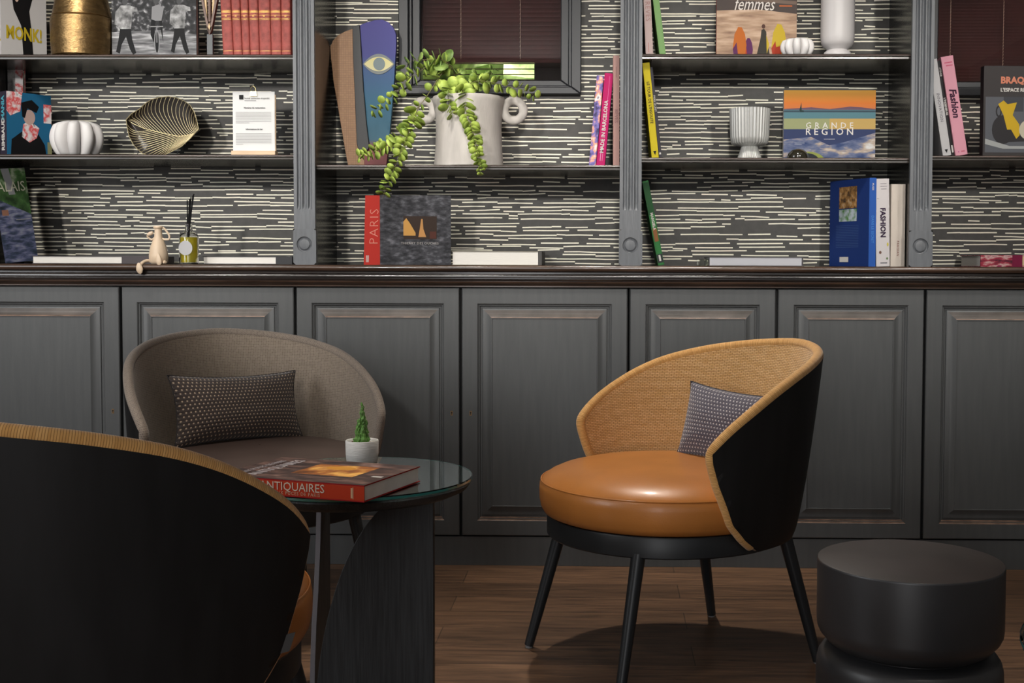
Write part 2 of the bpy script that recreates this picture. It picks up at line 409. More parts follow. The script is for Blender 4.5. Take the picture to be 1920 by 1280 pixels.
blind('dark brown slatted blind behind the small window, its lowest slats open onto greenery', w1, zc, Z_(150, YB+.1, 900), X_(1003, YB+.1, 130), .0158, [SLAT], (X_(865, YB+.1, 60), X_(976, YB+.1, 60)))
blind('closed brown slatted blind in the window right of the last pilaster', w2, w2[2]+.066, 0, 0, .0105, [SLAT], (X_(1780, YB+.1, 60), X_(1879, YB+.1, 60)), 0)
# shutter post outside the first window, garden beyond
tag(box((X_(1003, .6, 130), .56, 1.2), (X_(1003, .6, 130)+.3, .62, 2.3)).build('shutter_panel', mat('shutter_wood', (.03, .016, .013, 1), .5), bevel=.002), 'dark brown shutter board standing outside the small window', 'shutter')
tag(box((-8, .7, -.5), (8, 14, -.4)).build('lawn', mat('lawn_green', (.12, .3, .04, 1), .9, noise_amt=.5, noise_scale=6), smooth=False), kind='structure')
def hedge():
    m = MB(); rnd = random.Random(3)
    m.grid(lambda a, b: (-5+10*a, 3.2+.35*noise.noise(Vector((a*26, b*13, 0)))+.25*noise.noise(Vector((a*60, b*30, 3))), -.4+3.6*b), 160, 60)
    m.grid(lambda a, b: (-5+10*a, 3.2+1.2*b+.01, 3.2+.2*noise.noise(Vector((a*30, b*5, 8)))), 100, 6)
    return m
tag(hedge().build('garden_hedge', mat('hedge_leaves', (.16, .42, .04, 1), .8, noise_amt=.7, noise_scale=7, col2=(.75, .85, .35, 1))), 'bright green garden foliage seen through the open blind slats', 'hedge', kind='stuff')

# ------------------------------------------------------------------ base cabinets
def door_mesh(m, x0, x1, z0, z1, y):
    prof = [(0, .006), (0, .0025), (.0025, 0), (.0475, 0), (.0495, .0015), (.052, .006), (.0545, .0065), (.058, .012), (.062, .0125), (.0635, .009),
            (.068, .0075), (.075, .0068), (.083, .0042), (.0895, 0), (.0925, -.0016), (.0945, -.0016), (.0955, .0008), (.098, .0008)]
    n = len(prof)
    def loop(i, d): return [(x0+i, y+d, z0+i), (x1-i, y+d, z0+i), (x1-i, y+d, z1-i), (x0+i, y+d, z1-i)]
    L = [loop(i, d) for i, d in prof]
    for k in range(n-1):
        for s in range(4):
            s2 = (s+1) % 4; mi = 0
            if s == 0 and k in (3, 4): mi = 1          # rubbed lower lip of the frame
            if s == 2 and k in (10, 11, 12): mi = 2    # rubbed upper cove
            if s == 2 and k == 13: mi = 1
            if s == 0 and k == 6: mi = 1
            m.face([L[k][s], L[k][s2], L[k+1][s2], L[k+1][s]], mi)
    m.face(L[-1], 0)
    a = L[0]; b = [(x, y+.02, z) for x, _, z in a]
    for s in range(4): s2 = (s+1) % 4; m.face([a[s], b[s], b[s2], a[s2]], 0)
    m.face(b[::-1], 0)
ZD0, ZD1 = Z_(1004, 0), Z_(540.5, 0, 960)
gaps = [X_(-101, 0, 560), X_(225.5, 0, 560), X_(553, 0, 560), X_(863.5, 0, 560), X_(1179, 0, 560), X_(1457, 0, 560), X_(1735.5, 0, 560), X_(2014, 0, 560), X_(2292, 0, 560)]
units = [('leftmost charcoal panelled cabinet, behind the dark chair back and grey armchair', 0), ('charcoal panelled cabinet with two keyholes, behind the cactus table', 2),
         ('charcoal panelled cabinet behind the orange armchair', 4), ('charcoal panelled cabinet behind the black drum stool at far right', 6)]
g = .0045
for lab, k in units:
    xa, xb = gaps[k], gaps[k+2]
    t = thing('base_cabinet', lab, 'cabinet', ((xa+xb)/2, 0, .1), 'charcoal base cabinets')
    M = T(-(xa+xb)/2, 0, -.1)
    MB().box((xa+.0015, .022, ZD0-.002), (xb-.0015, YB-.002, ZD1+.004)).xf(M).build('body', BLACKG, t, smooth=False)
    for d in (0, 1):
        a, b = gaps[k+d]+g, gaps[k+d+1]-g; m = MB(); door_mesh(m, a, b, ZD0, ZD1, 0)
        o = m.xf(M).build('door', [PAINT, WORN, WORN2], t, merge=True, angle=20)
        kx = (b-.0235) if d == 0 else (a+.027); kz = Z_(775, 0)
        if k == 0 and d == 0 or k >= 2:
            km = MB().box((kx-.0035, -.0008, kz-.007), (kx+.0035, .003, kz+.007), 0)
            km.prism([(kx-.0022+.0044*(.5+.5*math.cos(q/5*PI)), kz+.003+.0022*math.sin(q/5*PI)) for q in range(0, 11)][:10], lambda u, v, tt: (u, tt, v), -.0012, 0, 1)
            km.box((kx-.0012, -.0012, kz-.0045), (kx+.0012, 0, kz+.003), 1)
            km.xf(M).build('keyhole', [BRASS, BLACKG], o, smooth=False)
m = MB().box((-2.6, .0045, 0), (XR, .02, ZD0-.004)).box((-2.6, .006, ZD0-.006), (XR, .03, ZD0-.004))
tag(m.build('baseboard_back', PAINT, smooth=False, bevel=.0015), kind='structure')
tag(box((-2.6, .02, 0), (XR, YB-.002, .09)).build('trim_1', BLACKG, smooth=False), kind='structure')

# worktop with its moulded edge
ZT = .9485
def worktop():
    # profile: (y, z) going round the front edge, from top back to bottom back
    pr = [(YB-.001, ZT), (-.030, ZT)]
    for k in range(7): a = PI/2+k/6*PI*.92; pr.append((-.030+.0095*math.cos(a), ZT-.0095+.0095*math.sin(a)))
    pr += [(-.0275, ZT-.0215), (-.0275, ZT-.027)]
    for k in range(5): a = PI/2+k/4*PI*.5; pr.append((-.0235+.007*math.cos(a), ZT-.034+.007*math.sin(a)))
    pr += [(-.0305, ZT-.037), (-.0265, ZT-.040), (-.0265, ZT-.0425), (-.0235, ZT-.0435), (-.0225, ZT-.0475), (-.0185, ZT-.0495)]
    for k in range(5): a = PI-k/4*PI*.5; pr.append((-.0085-.0085*math.cos(a+PI) if False else -.010+.0085*math.cos(a), ZT-.0505-.0085*math.sin(a)*.9))
    pr += [(-.003, ZT-.064), (-.003, ZD1+.004), (YB-.001, ZD1+.004)]
    m = MB(); n = len(pr)
    for i in range(n):
        j = (i+1) % n; (ya, za), (yb, zb) = pr[i], pr[j]
        zz = (za+zb)/2; mi = 1 if (i in (1, 2, 3, 4, 5, 6, 7)) or i > n-10 and i < n-2 else 0
        m.face([(-2.7, ya, za), (XR, ya, za), (XR, yb, zb), (-2.7, yb, zb)], mi)
    m.face([(-2.7, y, z) for y, z in pr]); m.face([(XR, y, z) for y, z in pr][::-1])
    return m
tag(worktop().build('worktop', [TOPW, TOPB], merge=True, angle=30), 'long dark glossy wooden worktop with moulded edge over the cabinets', 'worktop')

# ------------------------------------------------------------------ bookcase
YP, YS = .03, .052
bc = thing('bookcase', 'dark wooden shelving with fluted grey pilasters standing on the worktop', 'bookcase', (0, YP, ZT))
MB_ = T(0, -YP, -ZT)
pil = [(-88, -47), (550.5, 590.5), (1162, 1203), (1706.5, 1748), (2252, 2294)]
PX = [(X_(a, YP, 330), X_(b, YP, 330)) for a, b in pil]
ZTOP = 2.42
zb = Z_(430, YP); zfl = Z_(386, YP)
for (xa, xb) in PX:
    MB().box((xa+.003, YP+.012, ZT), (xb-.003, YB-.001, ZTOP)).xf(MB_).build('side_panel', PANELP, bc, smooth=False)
    w = xb-xa
    # fluted shaft: cross-section loops at heights so that the flutes stop above the plinth block
    n = 60
    def dep(u, z):
        d = 0
        for c in (.24, .5, .76):
            h = .085
            if abs(u-c) < h and z > zfl-.012:
                r = (u-c)/h; k = min(1, max(0, (z-(zfl-.012))/.016)); d = max(d, .0075*math.sqrt(max(0, 1-r*r))*math.sqrt(k))
        return d
    zs = [zb, zfl-.013, zfl-.010, zfl-.006, zfl-.002, zfl+.003, zfl+.006, 1.2, 1.6, 2.0, ZTOP-.001]
    m = MB(); m.grid(lambda a, b: (xa+w*a, YP+dep(a, zs[round(b*(len(zs)-1))]), zs[round(b*(len(zs)-1))]), n, len(zs)-1)
    m.face([(xa, YP, zb), (xa, YP+.013, zb), (xa, YP+.013, ZTOP), (xa, YP, ZTOP)]); m.face([(xb, YP, zb), (xb, YP+.013, zb), (xb, YP+.013, ZTOP), (xb, YP, ZTOP)])
    p = m.xf(MB_).build('pilaster', PILAST, bc, angle=30)
    # plinth block with a turned rosette
    m = MB(); cx = (xa+xb)/2; x0, x1 = xa-.0015, xb+.0035; cz = Z_(459, YP); y = YP-.005
    R = .0245
    prof = [(R, 0), (R-.0012, .004), (R-.004, .0055), (R-.007, .004), (R-.0085, .0015), (R-.012, .001), (.002, .001)]
    N = 40; sq = []
    for q in range(N):
        a = 2*PI*q/N; c, s_ = math.cos(a), math.sin(a); k = min(((x1-x0)/2)/max(1e-6, abs(c)), ((zb-ZT)/2)/max(1e-6, abs(s_)))
        sq.append((cx+(x0+x1)/2-cx+c*k, (ZT+zb)/2+s_*k))
    for q in range(N):
        q2 = (q+1) % N; a, b = 2*PI*q/N, 2*PI*q2/N
        m.face([(sq[q][0], y, sq[q][1]), (sq[q2][0], y, sq[q2][1]), (cx+R*math.cos(b), y, cz+R*math.sin(b)), (cx+R*math.cos(a), y, cz+R*math.sin(a))])
        for (r0, d0), (r1, d1) in zip(prof[:-1], prof[1:]):
            m.face([(cx+r0*math.cos(a), y+d0, cz+r0*math.sin(a)), (cx+r0*math.cos(b), y+d0, cz+r0*math.sin(b)), (cx+r1*math.cos(b), y+d1, cz+r1*math.sin(b)), (cx+r1*math.cos(a), y+d1, cz+r1*math.sin(a))])
    m.face([(cx+.002*math.cos(2*PI*q/8), y+.001, cz+.002*math.sin(2*PI*q/8)) for q in range(8)])
    m.face([(x0, y, ZT), (x0, YP+.014, ZT), (x0, YP+.014, zb), (x0, y, zb)]); m.face([(x1, y, ZT), (x1, YP+.014, ZT), (x1, YP+.014, zb), (x1, y, zb)])
    m.face([(x0, y, zb), (x1, y, zb), (x1, YP+.014, zb), (x0, YP+.014, zb)], 1)
    m.xf(MB_).build('plinth_block', [PILAST, WORN], bc, merge=True, angle=25)
SH = {}
def shelf(key, i, ztop, th=.0165):
    xa, xb = PX[i][1], PX[i+1][0]; SH[key] = ztop
    pr = [(YB-.001, ztop), (YS+.002, ztop)]
    for k in range(5): a = PI/2+k/4*PI*.75; pr.append((YS+.0045+.0045*math.cos(a), ztop-.0045+.0045*math.sin(a)))
    pr += [(YS+.0055, ztop-.0085), (YS+.0015, ztop-.0095), (YS+.0015, ztop-th+.002), (YS+.004, ztop-th), (YB-.001, ztop-th)]
    m = MB(); n = len(pr); x0, x1 = xa-.0025, xb+.0025
    for a in range(n):
        b = (a+1) % n; m.face([(x0, *pr[a]), (x1, *pr[a]), (x1, *pr[b]), (x0, *pr[b])], 1 if a in (1, 2, 3, 4) else 0)
    m.face([(x0, *p) for p in pr]); m.face([(x1, *p) for p in pr][::-1])
    m.xf(MB_).build('shelf', [SHELF, SHELFB], bc, merge=True, angle=30)
shelf('L1', 0, Z_(102, YS, 300)); shelf('L2', 0, Z_(289.5, YS, 300)); shelf('C', 1, Z_(309, YS, 880))
shelf('R1', 2, Z_(101, YS, 1450)); shelf('R2', 2, Z_(295.5, YS, 1450)); shelf('F', 3, Z_(291.5, YS, 1850))
m = MB().box((PX[0][0], YP-.01, ZTOP), (PX[-1][1], YB-.001, ZTOP+.06)); m.xf(MB_).build('cornice', PILAST, bc, bevel=.006)

# ------------------------------------------------------------------ armchairs
ORL = mat('orange_leather', (.48, .178, .038, 1), .36, spec=.5, coat=.12, noise_amt=.08, noise_scale=9, bump=.12, bump_scale=420)
BRL = mat('brown_leather', (.075, .05, .042, 1), .42, spec=.5, noise_amt=.15, noise_scale=8, bump=.12, bump_scale=420)
ORW = weave('orange_basket_weave', (.95, .62, .3, 1), (.84, .5, .2, 1), (.4, .2, .065, 1), .0115, .0043, .2, bump=.3)
ORR = weave('orange_ribbed_trim', (.88, .5, .18, 1), (.74, .39, .12, 1), (.4, .19, .055, 1), .4, .0034, .16, bump=.3)
GRW = weave('grey_brown_weave', (.24, .19, .145, 1), (.33, .265, .205, 1), (.46, .375, .29, 1), .0046, .0046, .12, bump=.3)
GRW.node_tree.nodes['Brick Texture'].offset = 0
GRR = weave('grey_brown_trim', (.3, .24, .19, 1), (.22, .175, .145, 1), (.42, .35, .28, 1), .006, .0042, .12, bump=.3)
BLK = mat('black_shell_veneer', (.012, .012, .0125, 1), .5, spec=.35, noise_amt=.2, noise_scale=10, stretch=(3, 3, .5))
BMET = mat('black_lacquered_frame', (.017, .019, .021, 1), .38, spec=.5)
GLIDE = mat('grey_glide', (.2, .2, .2, 1), .5)
kz, zt = [0, 20, 40, 60, 75, 88, 98, 104], [.751, .741, .723, .694, .658, .615, .579, .542]
kr, rt = [0, 25, 50, 75, 104], [.402, .382, .352, .334, .335]
ez, ephi = [.311, .34, .38, .42, .47, .52, .56, .6], [78.5, 86.5, 93.5, 96.5, 100.5, 103.3, 104, 104]
def smooth_table(xs, ys, N=416, lo=0, hi=104, win=20, rep=3):
    t = [interp(lo+(hi-lo)*i/N, xs, ys) for i in range(N+1)]; e0, e1 = t[0], t[-1]
    for _ in range(rep):
        g_ = lambda i: t[-i] if i < 0 else (2*t[N]-t[2*N-i] if i > N else t[i])
        t = [sum(g_(i+j) for j in range(-win, win+1))/(2*win+1) for i in range(N+1)]
    return lambda a: t[min(N, max(0, int((a-lo)/(hi-lo)*N)))]*(1-((a-lo)/(hi-lo)*N) % 1)+t[min(N, max(0, int((a-lo)/(hi-lo)*N)+1))]*(((a-lo)/(hi-lo)*N) % 1)
F_zt = smooth_table(kz, zt); F_rt = smooth_table(kr, rt)
ZB_ = .311
def shp(u, v, off):
    ze = ZB_+v*(F_zt(104)-ZB_); ph = u*interp(ze, ez, ephi); a = abs(u)*104
    ztop = F_zt(a); z = ZB_+v*(ztop-ZB_); q = (z-ZB_)/(ztop-ZB_)
    r = .306+(F_rt(a)-.306)*(q**.62)-off
    p = math.radians(ph); return Vector((r*math.sin(p), -r*math.cos(p), z)), math.radians(ph)*r
def smoothP(u, v, off):
    return shp(u, v, off)
def shell_solid(o0, o1, rin, nu=72, nv=28):
    m = MB()
    U = lambda a: (-1+2*a)
    def vv(b): return b
    m.grid(lambda a, b: shp(U(a), b, o0)[0], nu, nv, uvf=lambda a, b: (shp(U(a), b, o0)[1], shp(U(a), b, o0)[0].z))
    m.grid(lambda a, b: shp(U(a), b, o1)[0], nu, nv, uvf=lambda a, b: (shp(U(a), b, o1)[1], shp(U(a), b, o1)[0].z))
    for (P) in (lambda t: (U(t), 1.), lambda t: (U(t), 0.), lambda t: (-1., t), lambda t: (1., t)):
        m.grid(lambda a, b: shp(*P(a), o0+(o1-o0)*b)[0], 72, 1)
    return m
def sm(knots, xs, n=3):    # soften the tables once so that the rim runs smoothly
    return knots
def armchair(label, c, facing, weave_m, trim_m, leather, leg_turn=0, leg_shift=(0, 0)):
    t = thing('armchair', label, 'armchair', T(c[0], c[1], 0) @ RZ(-facing))
    shell_solid(0, .006, 0).build('shell', BLK, t, merge=True, angle=50)
    shell_solid(.0062, .0245, 0).build('upholstered_back', weave_m, t, merge=True, angle=50)
    path = []
    N = 40
    for k in range(1, N+1): path.append(shp(-1, k/N, .0132)[0])
    for k in range(1, 110): path.append(shp(-1+2*k/110, 1, .0125)[0])
    for k in range(N, 0, -1): path.append(shp(1, k/N, .0132)[0])
    # soften the corners
    for _ in range(3): path = [path[0]]+[(path[i-1]+path[i]*2+path[i+1])/4 for i in range(1, len(path)-1)]+[path[-1]]
    path = [p_+Vector((0, 0, .003)) for p_ in path]
    MB().tube(path, [.006]+[.0128]*(len(path)-2)+[.006], 14, uvs=.085).build('trim', trim_m, t, angle=80)
    prof = [(0.002, .474), (.10, .4735), (.18, .4705), (.23, .465), (.262, .457), (.285, .447), (.298, .4375), (.3025, .4330), (.3035, .4300), (.307, .4255), (.3085, .41), (.308, .39), (.304, .37), (.297, .358), (.285, .353), (.2, .352), (.002, .352)]
    s = MB().lathe(prof, seg=96).build('seat_cushion', leather, t, merge=True, angle=60)
    MB().tube([(.3042*math.cos(a/96*2*PI), .3042*math.sin(a/96*2*PI), .4335) for a in range(97)], .0017, 6, cap=False).build('piping', leather, s)
    MB().lathe([(.16, .352), (.288, .352), (.290, .349), (.290, .306), (.287, .303), (.16, .303), (.16, .352)], seg=80).build('seat_frame', BMET, t)
    for sx in (-1, 1):
        for sy in (-1, 1):
            Ml = T(leg_shift[0], leg_shift[1], 0) @ RZ(leg_turn); a = Ml @ Vector((sx*.178, sy*.205, .31)); b = Ml @ Vector((sx*.218, sy*.277, .006))
            l = MB().tube([a, a*.5+b*.5, b], [.0165, .0145, .0115], 20).build('leg', BMET, t)
            MB().tube([b, b-Vector((0, 0, .006))], .009, 12).build('glide', GLIDE, l)
    return t
C_OR, F_OR = (.152, -.845), 242
C_GR, F_GR = (-.908, -.617), 145.7
C_BK, F_BK = (-.772, -1.9), 24
a_or = armchair('orange leather armchair with tan woven back, in front of the cabinets', C_OR, F_OR, ORW, ORR, ORL, 2.3, (-.013, -.008))
a_gr = armchair('grey-brown woven armchair with dark leather seat behind the round table', C_GR, F_GR, GRW, GRR, BRL)
a_bk = armchair('black-backed armchair seen from behind with orange trim, bottom left corner', C_BK, F_BK, ORW, ORR, ORL)
# small maker's tag on the near chair's back edge
p, _ = shp(1, .40, -.001); q, _ = shp(1, .29, -.001)
m = MB(); d = Vector((.004, .012, 0)); m.face([p-d*.2, p+d, q+d, q-d*.2]); tgo = m.build('maker_tag', mat('grey_label', (.09, .088, .088, 1), .6), a_bk, smooth=False, solid=0)
sm_ = tgo.modifiers.new('thick', 'SOLIDIFY'); sm_.thickness = .0015

def pillow(label, M, w, h, th, matl):
    def P(a, b, s):
        u, v = -1+2*a, -1+2*b
        ex = 1-.085*(1-abs(v)**2.2); ey = 1-.13*(1-abs(u)**2.2)
        zz = th/2*(max(0, 1-abs(u)**2.6)**.55)*(max(0, 1-abs(v)**2.4)**.55)
        zz *= 1+.06*noise.noise(Vector((u*2.2, v*2.2, s)))
        return (u*w/2*ex, s*zz, v*h/2*ey)
    m = MB()
    for s in (-1, 1): m.grid(lambda a, b: P(a, b, s), 40, 26, uvf=lambda a, b: (a*w, b*h))
    t = thing('cushion', label, 'cushion', M, 'dotted scatter cushions')
    m.build('cover', matl, t, merge=True, angle=100)
    e = [P(a/60, 0, 1) for a in range(61)]+[P(1, b/40, 1) for b in range(1, 41)]+[P(1-a/60, 1, 1) for a in range(1, 61)]+[P(0, 1-b/40, 1) for b in range(1, 41)]
    MB().tube(e, .0016, 6, cap=False).build('seam', mat('cushion_seam', (.045, .04, .042, 1), .8), t)
    return t
DOT1 = dots('dotted_brown_fabric', (.075, .056, .05, 1), (.62, .48, .33, 1), .0115, .0105)
DOT2 = dots('dotted_violet_fabric', (.085, .075, .1, 1), (.6, .56, .55, 1), .0115, .0105)
pillow('dotted brown scatter cushion leaning in the grey-brown armchair', T(-1.0, -.505, .558) @ RZ(-F_GR+12-180) @ RX(-14) @ RY(1.5), .385, .195, .1, DOT1)
pillow('dotted violet scatter cushion leaning in the orange armchair', T(.328, -.782, .547) @ RZ(-F_OR+180+14) @ RX(-14) @ RY(2), .37, .2, .1, DOT2)

# ------------------------------------------------------------------ round glass-topped tables
ASH = mat('black_stained_ash', (.022, .023, .024, 1), .5, noise_amt=.45, noise_scale=14, stretch=(12, 12, .5), bump=.45, bump_scale=40)
ASHE = mat('pale_panel_edge', (.16, .15, .16, 1), .45)
def side_table(label, M):
    t = thing('side_table', label, 'table', M, 'round glass topped tables')
    MB().lathe([(.001, .494), (.244, .494), (.247, .490), (.238, .478), (.215, .468), (.001, .467)], seg=80).build('table_top', ASH, t, merge=True)
    MB().lathe([(.001, .503), (.2475, .503), (.2495, .501), (.2495, .4965), (.2475, .4945), (.001, .4945)], seg=96, mf=lambda a, b: 1 if .2 < b < .8 else 0).build('glass_top', [TGLASS, TGEDGE], t, merge=True)
    # broad panel, bowed outer edge
    poly = [(.173, .468), (.173, 0), (-.075, 0)]
    for k in range(0, 21):
        a = PI-k/20*PI/2*1.0
        poly.append((.150+.232*math.cos(a)+.0, .0+.0+.468*math.sin(a)**.86 if math.sin(a) > 0 else 0))
    poly = [(.173, .468), (.173, 0)]+[(.128-.205*math.cos(k/24*PI/2)**1.0, .468*math.sin(k/24*PI/2)**1.15) for k in range(25)]
    m = MB().prism(poly, lambda u, v, tt: (u, -.03+tt, v), -.011, .011, 0, 0); m.build('leg_panel', ASH, t, bevel=.0012)
    poly2 = [(.1, .468), (.1, 0), (0, 0), (.004, .06), (.013, .14), (.027, .22), (.038, .3), (.045, .38), (.047, .468)]
    ca, sa = math.cos(math.radians(82)), math.sin(math.radians(82))
    m = MB().prism(poly2, lambda u, v, tt: (-.123+u*ca-tt*sa, .12+u*sa+tt*ca, v), -.006, .006, 0, 1); m.build('leg_panel', [ASH, ASHE], t, bevel=.0008)
    return t
tc_ = atz(665, 891, .503)
tb = side_table('round black table with glass top holding the book and cactus', T(tc_.x, tc_.y, 0))
tr = copy_tree(tb); r0 = atz(1911, 1214, .503)
tr.matrix_world = T(r0.x+.2575, r0.y-.02, 0) @ RZ(200); tr['label'] = 'round glass table of which only a green glass rim shows at the right edge'

# ------------------------------------------------------------------ drum stool
st = atz(1706, 1049, .45)
DRUM = mat('black_lacquered_drum', (.026, .026, .028, 1), .4, spec=.8, noise_amt=.3, noise_scale=4, bump=.05, bump_scale=30)
DRUMT = mat('dark_brown_drum_top', (.032, .024, .022, 1), .5, noise_amt=.2, noise_scale=10)
so = thing('drum_stool', 'black lacquered two-tier drum stool beside the orange armchair', 'stool', T(st.x, st.y, 0))
MB().lathe([(.001, .45), (.1535, .45), (.1542, .4497)], seg=96).lathe([(.1542, .4497), (.155, .4485), (.1552, .446), (.1552, .345), (.154, .334), (.150, .325), (.137, .310), (.128, .305), (.001, .305)], seg=96, m=1).build('upper_drum', [DRUMT, DRUM], so, merge=True)
MB().lathe([(.001, .305), (.122, .305), (.122, .302), (.128, .300), (.137, .298), (.146, .293), (.152, .284), (.1548, .272), (.1555, .255), (.1555, .22), (.1555, .165), (.152, .15), (.14, .138), (.128, .13), (.124, .122), (.13, .112), (.145, .1), (.154, .085), (.1555, .06), (.1555, .012), (.153, 0), (.001, 0)], seg=96).build('lower_drum', DRUM, so, merge=True)

# ------------------------------------------------------------------ books
PAGE = mat('paper_pages', (.68, .65, .6, 1), .8, noise_amt=.06, noise_scale=30, stretch=(1, 1, 30))
GOLD = mat('gilt_print', (.72, .42, .1, 1), .4, metal=.4)
def book(label, M, w, h, t, cover, art=(), spine=(), name='book', group=None, pages=PAGE, inset=.003, spine_mat=None, back_art=()):
    """spine faces -y (x from 0 to t), front cover is the +x face, depth w along +y, height h along z"""
    root = thing(name, label, 'book', M, group)
    c = .0022 if t > .008 else .0012
    m = MB(); m.box((0, 0, 0), (c, w, h)); m.box((t-c, 0, 0), (t, w, h)); m.box((c, 0, 0), (t-c, c*.9, h), 1)
    m.build('cover', [cover, spine_mat or cover], root, smooth=False, bevel=.0005)
    MB().box((c, c*.9, inset), (t-c, w-inset, h-inset)).build('pages', pages, root, smooth=False)
    am = MB(); ams = []; tm = MB(); tms = []
    def mi(lst, mm):
        if mm not in lst: lst.append(mm)
        return lst.index(mm)
    def place(items, frame):
        e = .0004
        for k, it in enumerate(items):
            if it[0] == 'poly':
                _, mm, pts = it; e += .00004
                am.face([frame @ Vector((u, v, e)) for u, v in pts], mi(ams, mm))
            else:
                _, mm, txt, u, v, size = it[:6]; opt = it[6] if len(it) > 6 else {}
                Rm = Matrix.Rotation(math.radians(opt.get('rot', 0)), 4, 'Z'); sc_ = Matrix.Diagonal((opt.get('sx', 1), 1, 1, 1))
                sh = Matrix.Identity(4); sh[0][1] = opt.get('shear', 0)
                tm.mesh(textmesh(txt, size, opt.get('align', 'CENTER'), opt.get('bold', 0), opt.get('sp', 1)), frame @ T(u, v, .0009) @ Rm @ sc_ @ sh, mi(tms, mm))
    fc = Matrix(((0, 0, 1, t), (1, 0, 0, 0), (0, 1, 0, 0), (0, 0, 0, 1)))       # u->+y, v->+z, normal +x
    fs = Matrix(((1, 0, 0, 0), (0, 0, -1, 0), (0, 1, 0, 0), (0, 0, 0, 1)))      # u->+x, v->+z, normal -y
    place(art, fc); place(spine, fs)
    if am.f: am.build('cover_picture', ams, root, smooth=False, fix=False)
    if tm.f: tm.build('lettering', tms, root, smooth=False, fix=False)
    return root
def R(u0, v0, u1, v1): return [(u0, v0), (u1, v0), (u1, v1), (u0, v1)]
def ell(cx, cy, rx, ry, n=20, a0=0, a1=2*PI): return [(cx+rx*math.cos(a0+(a1-a0)*k/n), cy+ry*math.sin(a0+(a1-a0)*k/n)) for k in range(n + (0 if a1-a0 > 6.2 else 1))]
def face_on(px0, px1, py0, py1, Y, ang=0, zbase=None):
    """matrix and size for a book standing with its front cover to the room; returns M, w, h"""
    a = at(px0, py1, Y); b = at(px1, py1, Y); z = zbase if zbase is not None else a.z
    h = at(px0, py0, Y).z-z; w = (b.x-a.x)/math.cos(math.radians(ang))
    return T(a.x, Y, z) @ RZ(ang-90), w, h
def noise_cover(name, stops, scale=8, stretch=(1, 1, 1), rough=.35):
    m = bpy.data.materials.new(name); m.use_nodes = True; nt = m.node_tree; b = nt.nodes['Principled BSDF']
    tc = nt.nodes.new('ShaderNodeTexCoord'); mp = nt.nodes.new('ShaderNodeMapping'); mp.inputs['Scale'].default_value = stretch; nt.links.new(tc.outputs['Object'], mp.inputs[0])
    n = nt.nodes.new('ShaderNodeTexNoise'); n.inputs['Scale'].default_value = scale; n.inputs['Detail'].default_value = 5; nt.links.new(mp.outputs[0], n.inputs['Vector'])
    r = nt.nodes.new('ShaderNodeValToRGB'); nt.links.new(n.outputs['Fac'], r.inputs[0]); cr = r.color_ramp
    cr.elements[0].position = stops[0][0]; cr.elements[0].color = stops[0][1]; cr.elements[1].position = stops[-1][0]; cr.elements[1].color = stops[-1][1]
    for p, c in stops[1:-1]: e = cr.elements.new(p); e.color = c
    nt.links.new(r.outputs[0], b.inputs['Base Color']); b.inputs['Roughness'].default_value = max(rough, .5); b.inputs['Specular IOR Level'].default_value = .18
    MATS[name] = m; return m
def grad_cover(name, stops, z0, z1, rough=.35, nz=.0):
    """printed gradient along the object's local z"""
    m = bpy.data.materials.new(name); m.use_nodes = True; nt = m.node_tree; b = nt.nodes['Principled BSDF']
    tc = nt.nodes.new('ShaderNodeTexCoord'); sp = nt.nodes.new('ShaderNodeSeparateXYZ'); nt.links.new(tc.outputs['Object'], sp.inputs[0])
    mr = nt.nodes.new('ShaderNodeMapRange'); mr.inputs[1].default_value = z0; mr.inputs[2].default_value = z1; nt.links.new(sp.outputs[2], mr.inputs[0])
    r = nt.nodes.new('ShaderNodeValToRGB'); nt.links.new(mr.outputs[0], r.inputs[0]); cr = r.color_ramp
    cr.elements[0].position = stops[0][0]; cr.elements[0].color = stops[0][1]; cr.elements[1].position = stops[-1][0]; cr.elements[1].color = stops[-1][1]
    for p, c in stops[1:-1]: e = cr.elements.new(p); e.color = c
    nt.links.new(r.outputs[0], b.inputs['Base Color']); b.inputs['Roughness'].default_value = max(rough, .5); b.inputs['Specular IOR Level'].default_value = .18
    MATS[name] = m; return m
WHITE = flat(232, 228, 222); BLACK = flat(22, 22, 24); CREAM = flat(215, 205, 190)
zL1, zL2, zC, zR1, zR2, zF = (SH[k]+.0005 for k in ('L1', 'L2', 'C', 'R1', 'R2', 'F')); zW = ZT+.0005

# --- left bay, top shelf
a = at(-8, 100, .1); h = at(-8, -40, .1).z-zL1; w = .15; M = T(a.x, .1, zL1) @ RZ(-38)
OC = flat(196, 170, 40)
book('white book with yellow capitals and dark figure, top left corner', M, w, h, .037, flat(205, 202, 200),
     art=[('poly', BLACK, [(w*.2, h), (w*.28, h*.62), (w*.44, h*.42), (w*.48, 0), (w*.7, 0), (w*.66, h*.4), (w*.62, h*.62), (w*.7, h*.8), (w*.68, h)]),
          ('poly', flat(220, 190, 170), ell(w*.35, h*.8, .008, .02)), ('text', OC, 'MONK!', w*.5, h*.31, .058, {'bold': .0016, 'sx': .62})],
     spine=[('text', OC, 'K', .02, h*.26, .05, {'bold': .001}), ('poly', BLACK, R(.004, .014, .022, .0155)), ('poly', BLACK, R(.004, .018, .022, .0195)), ('poly', BLACK, R(.004, .022, .018, .0235))])
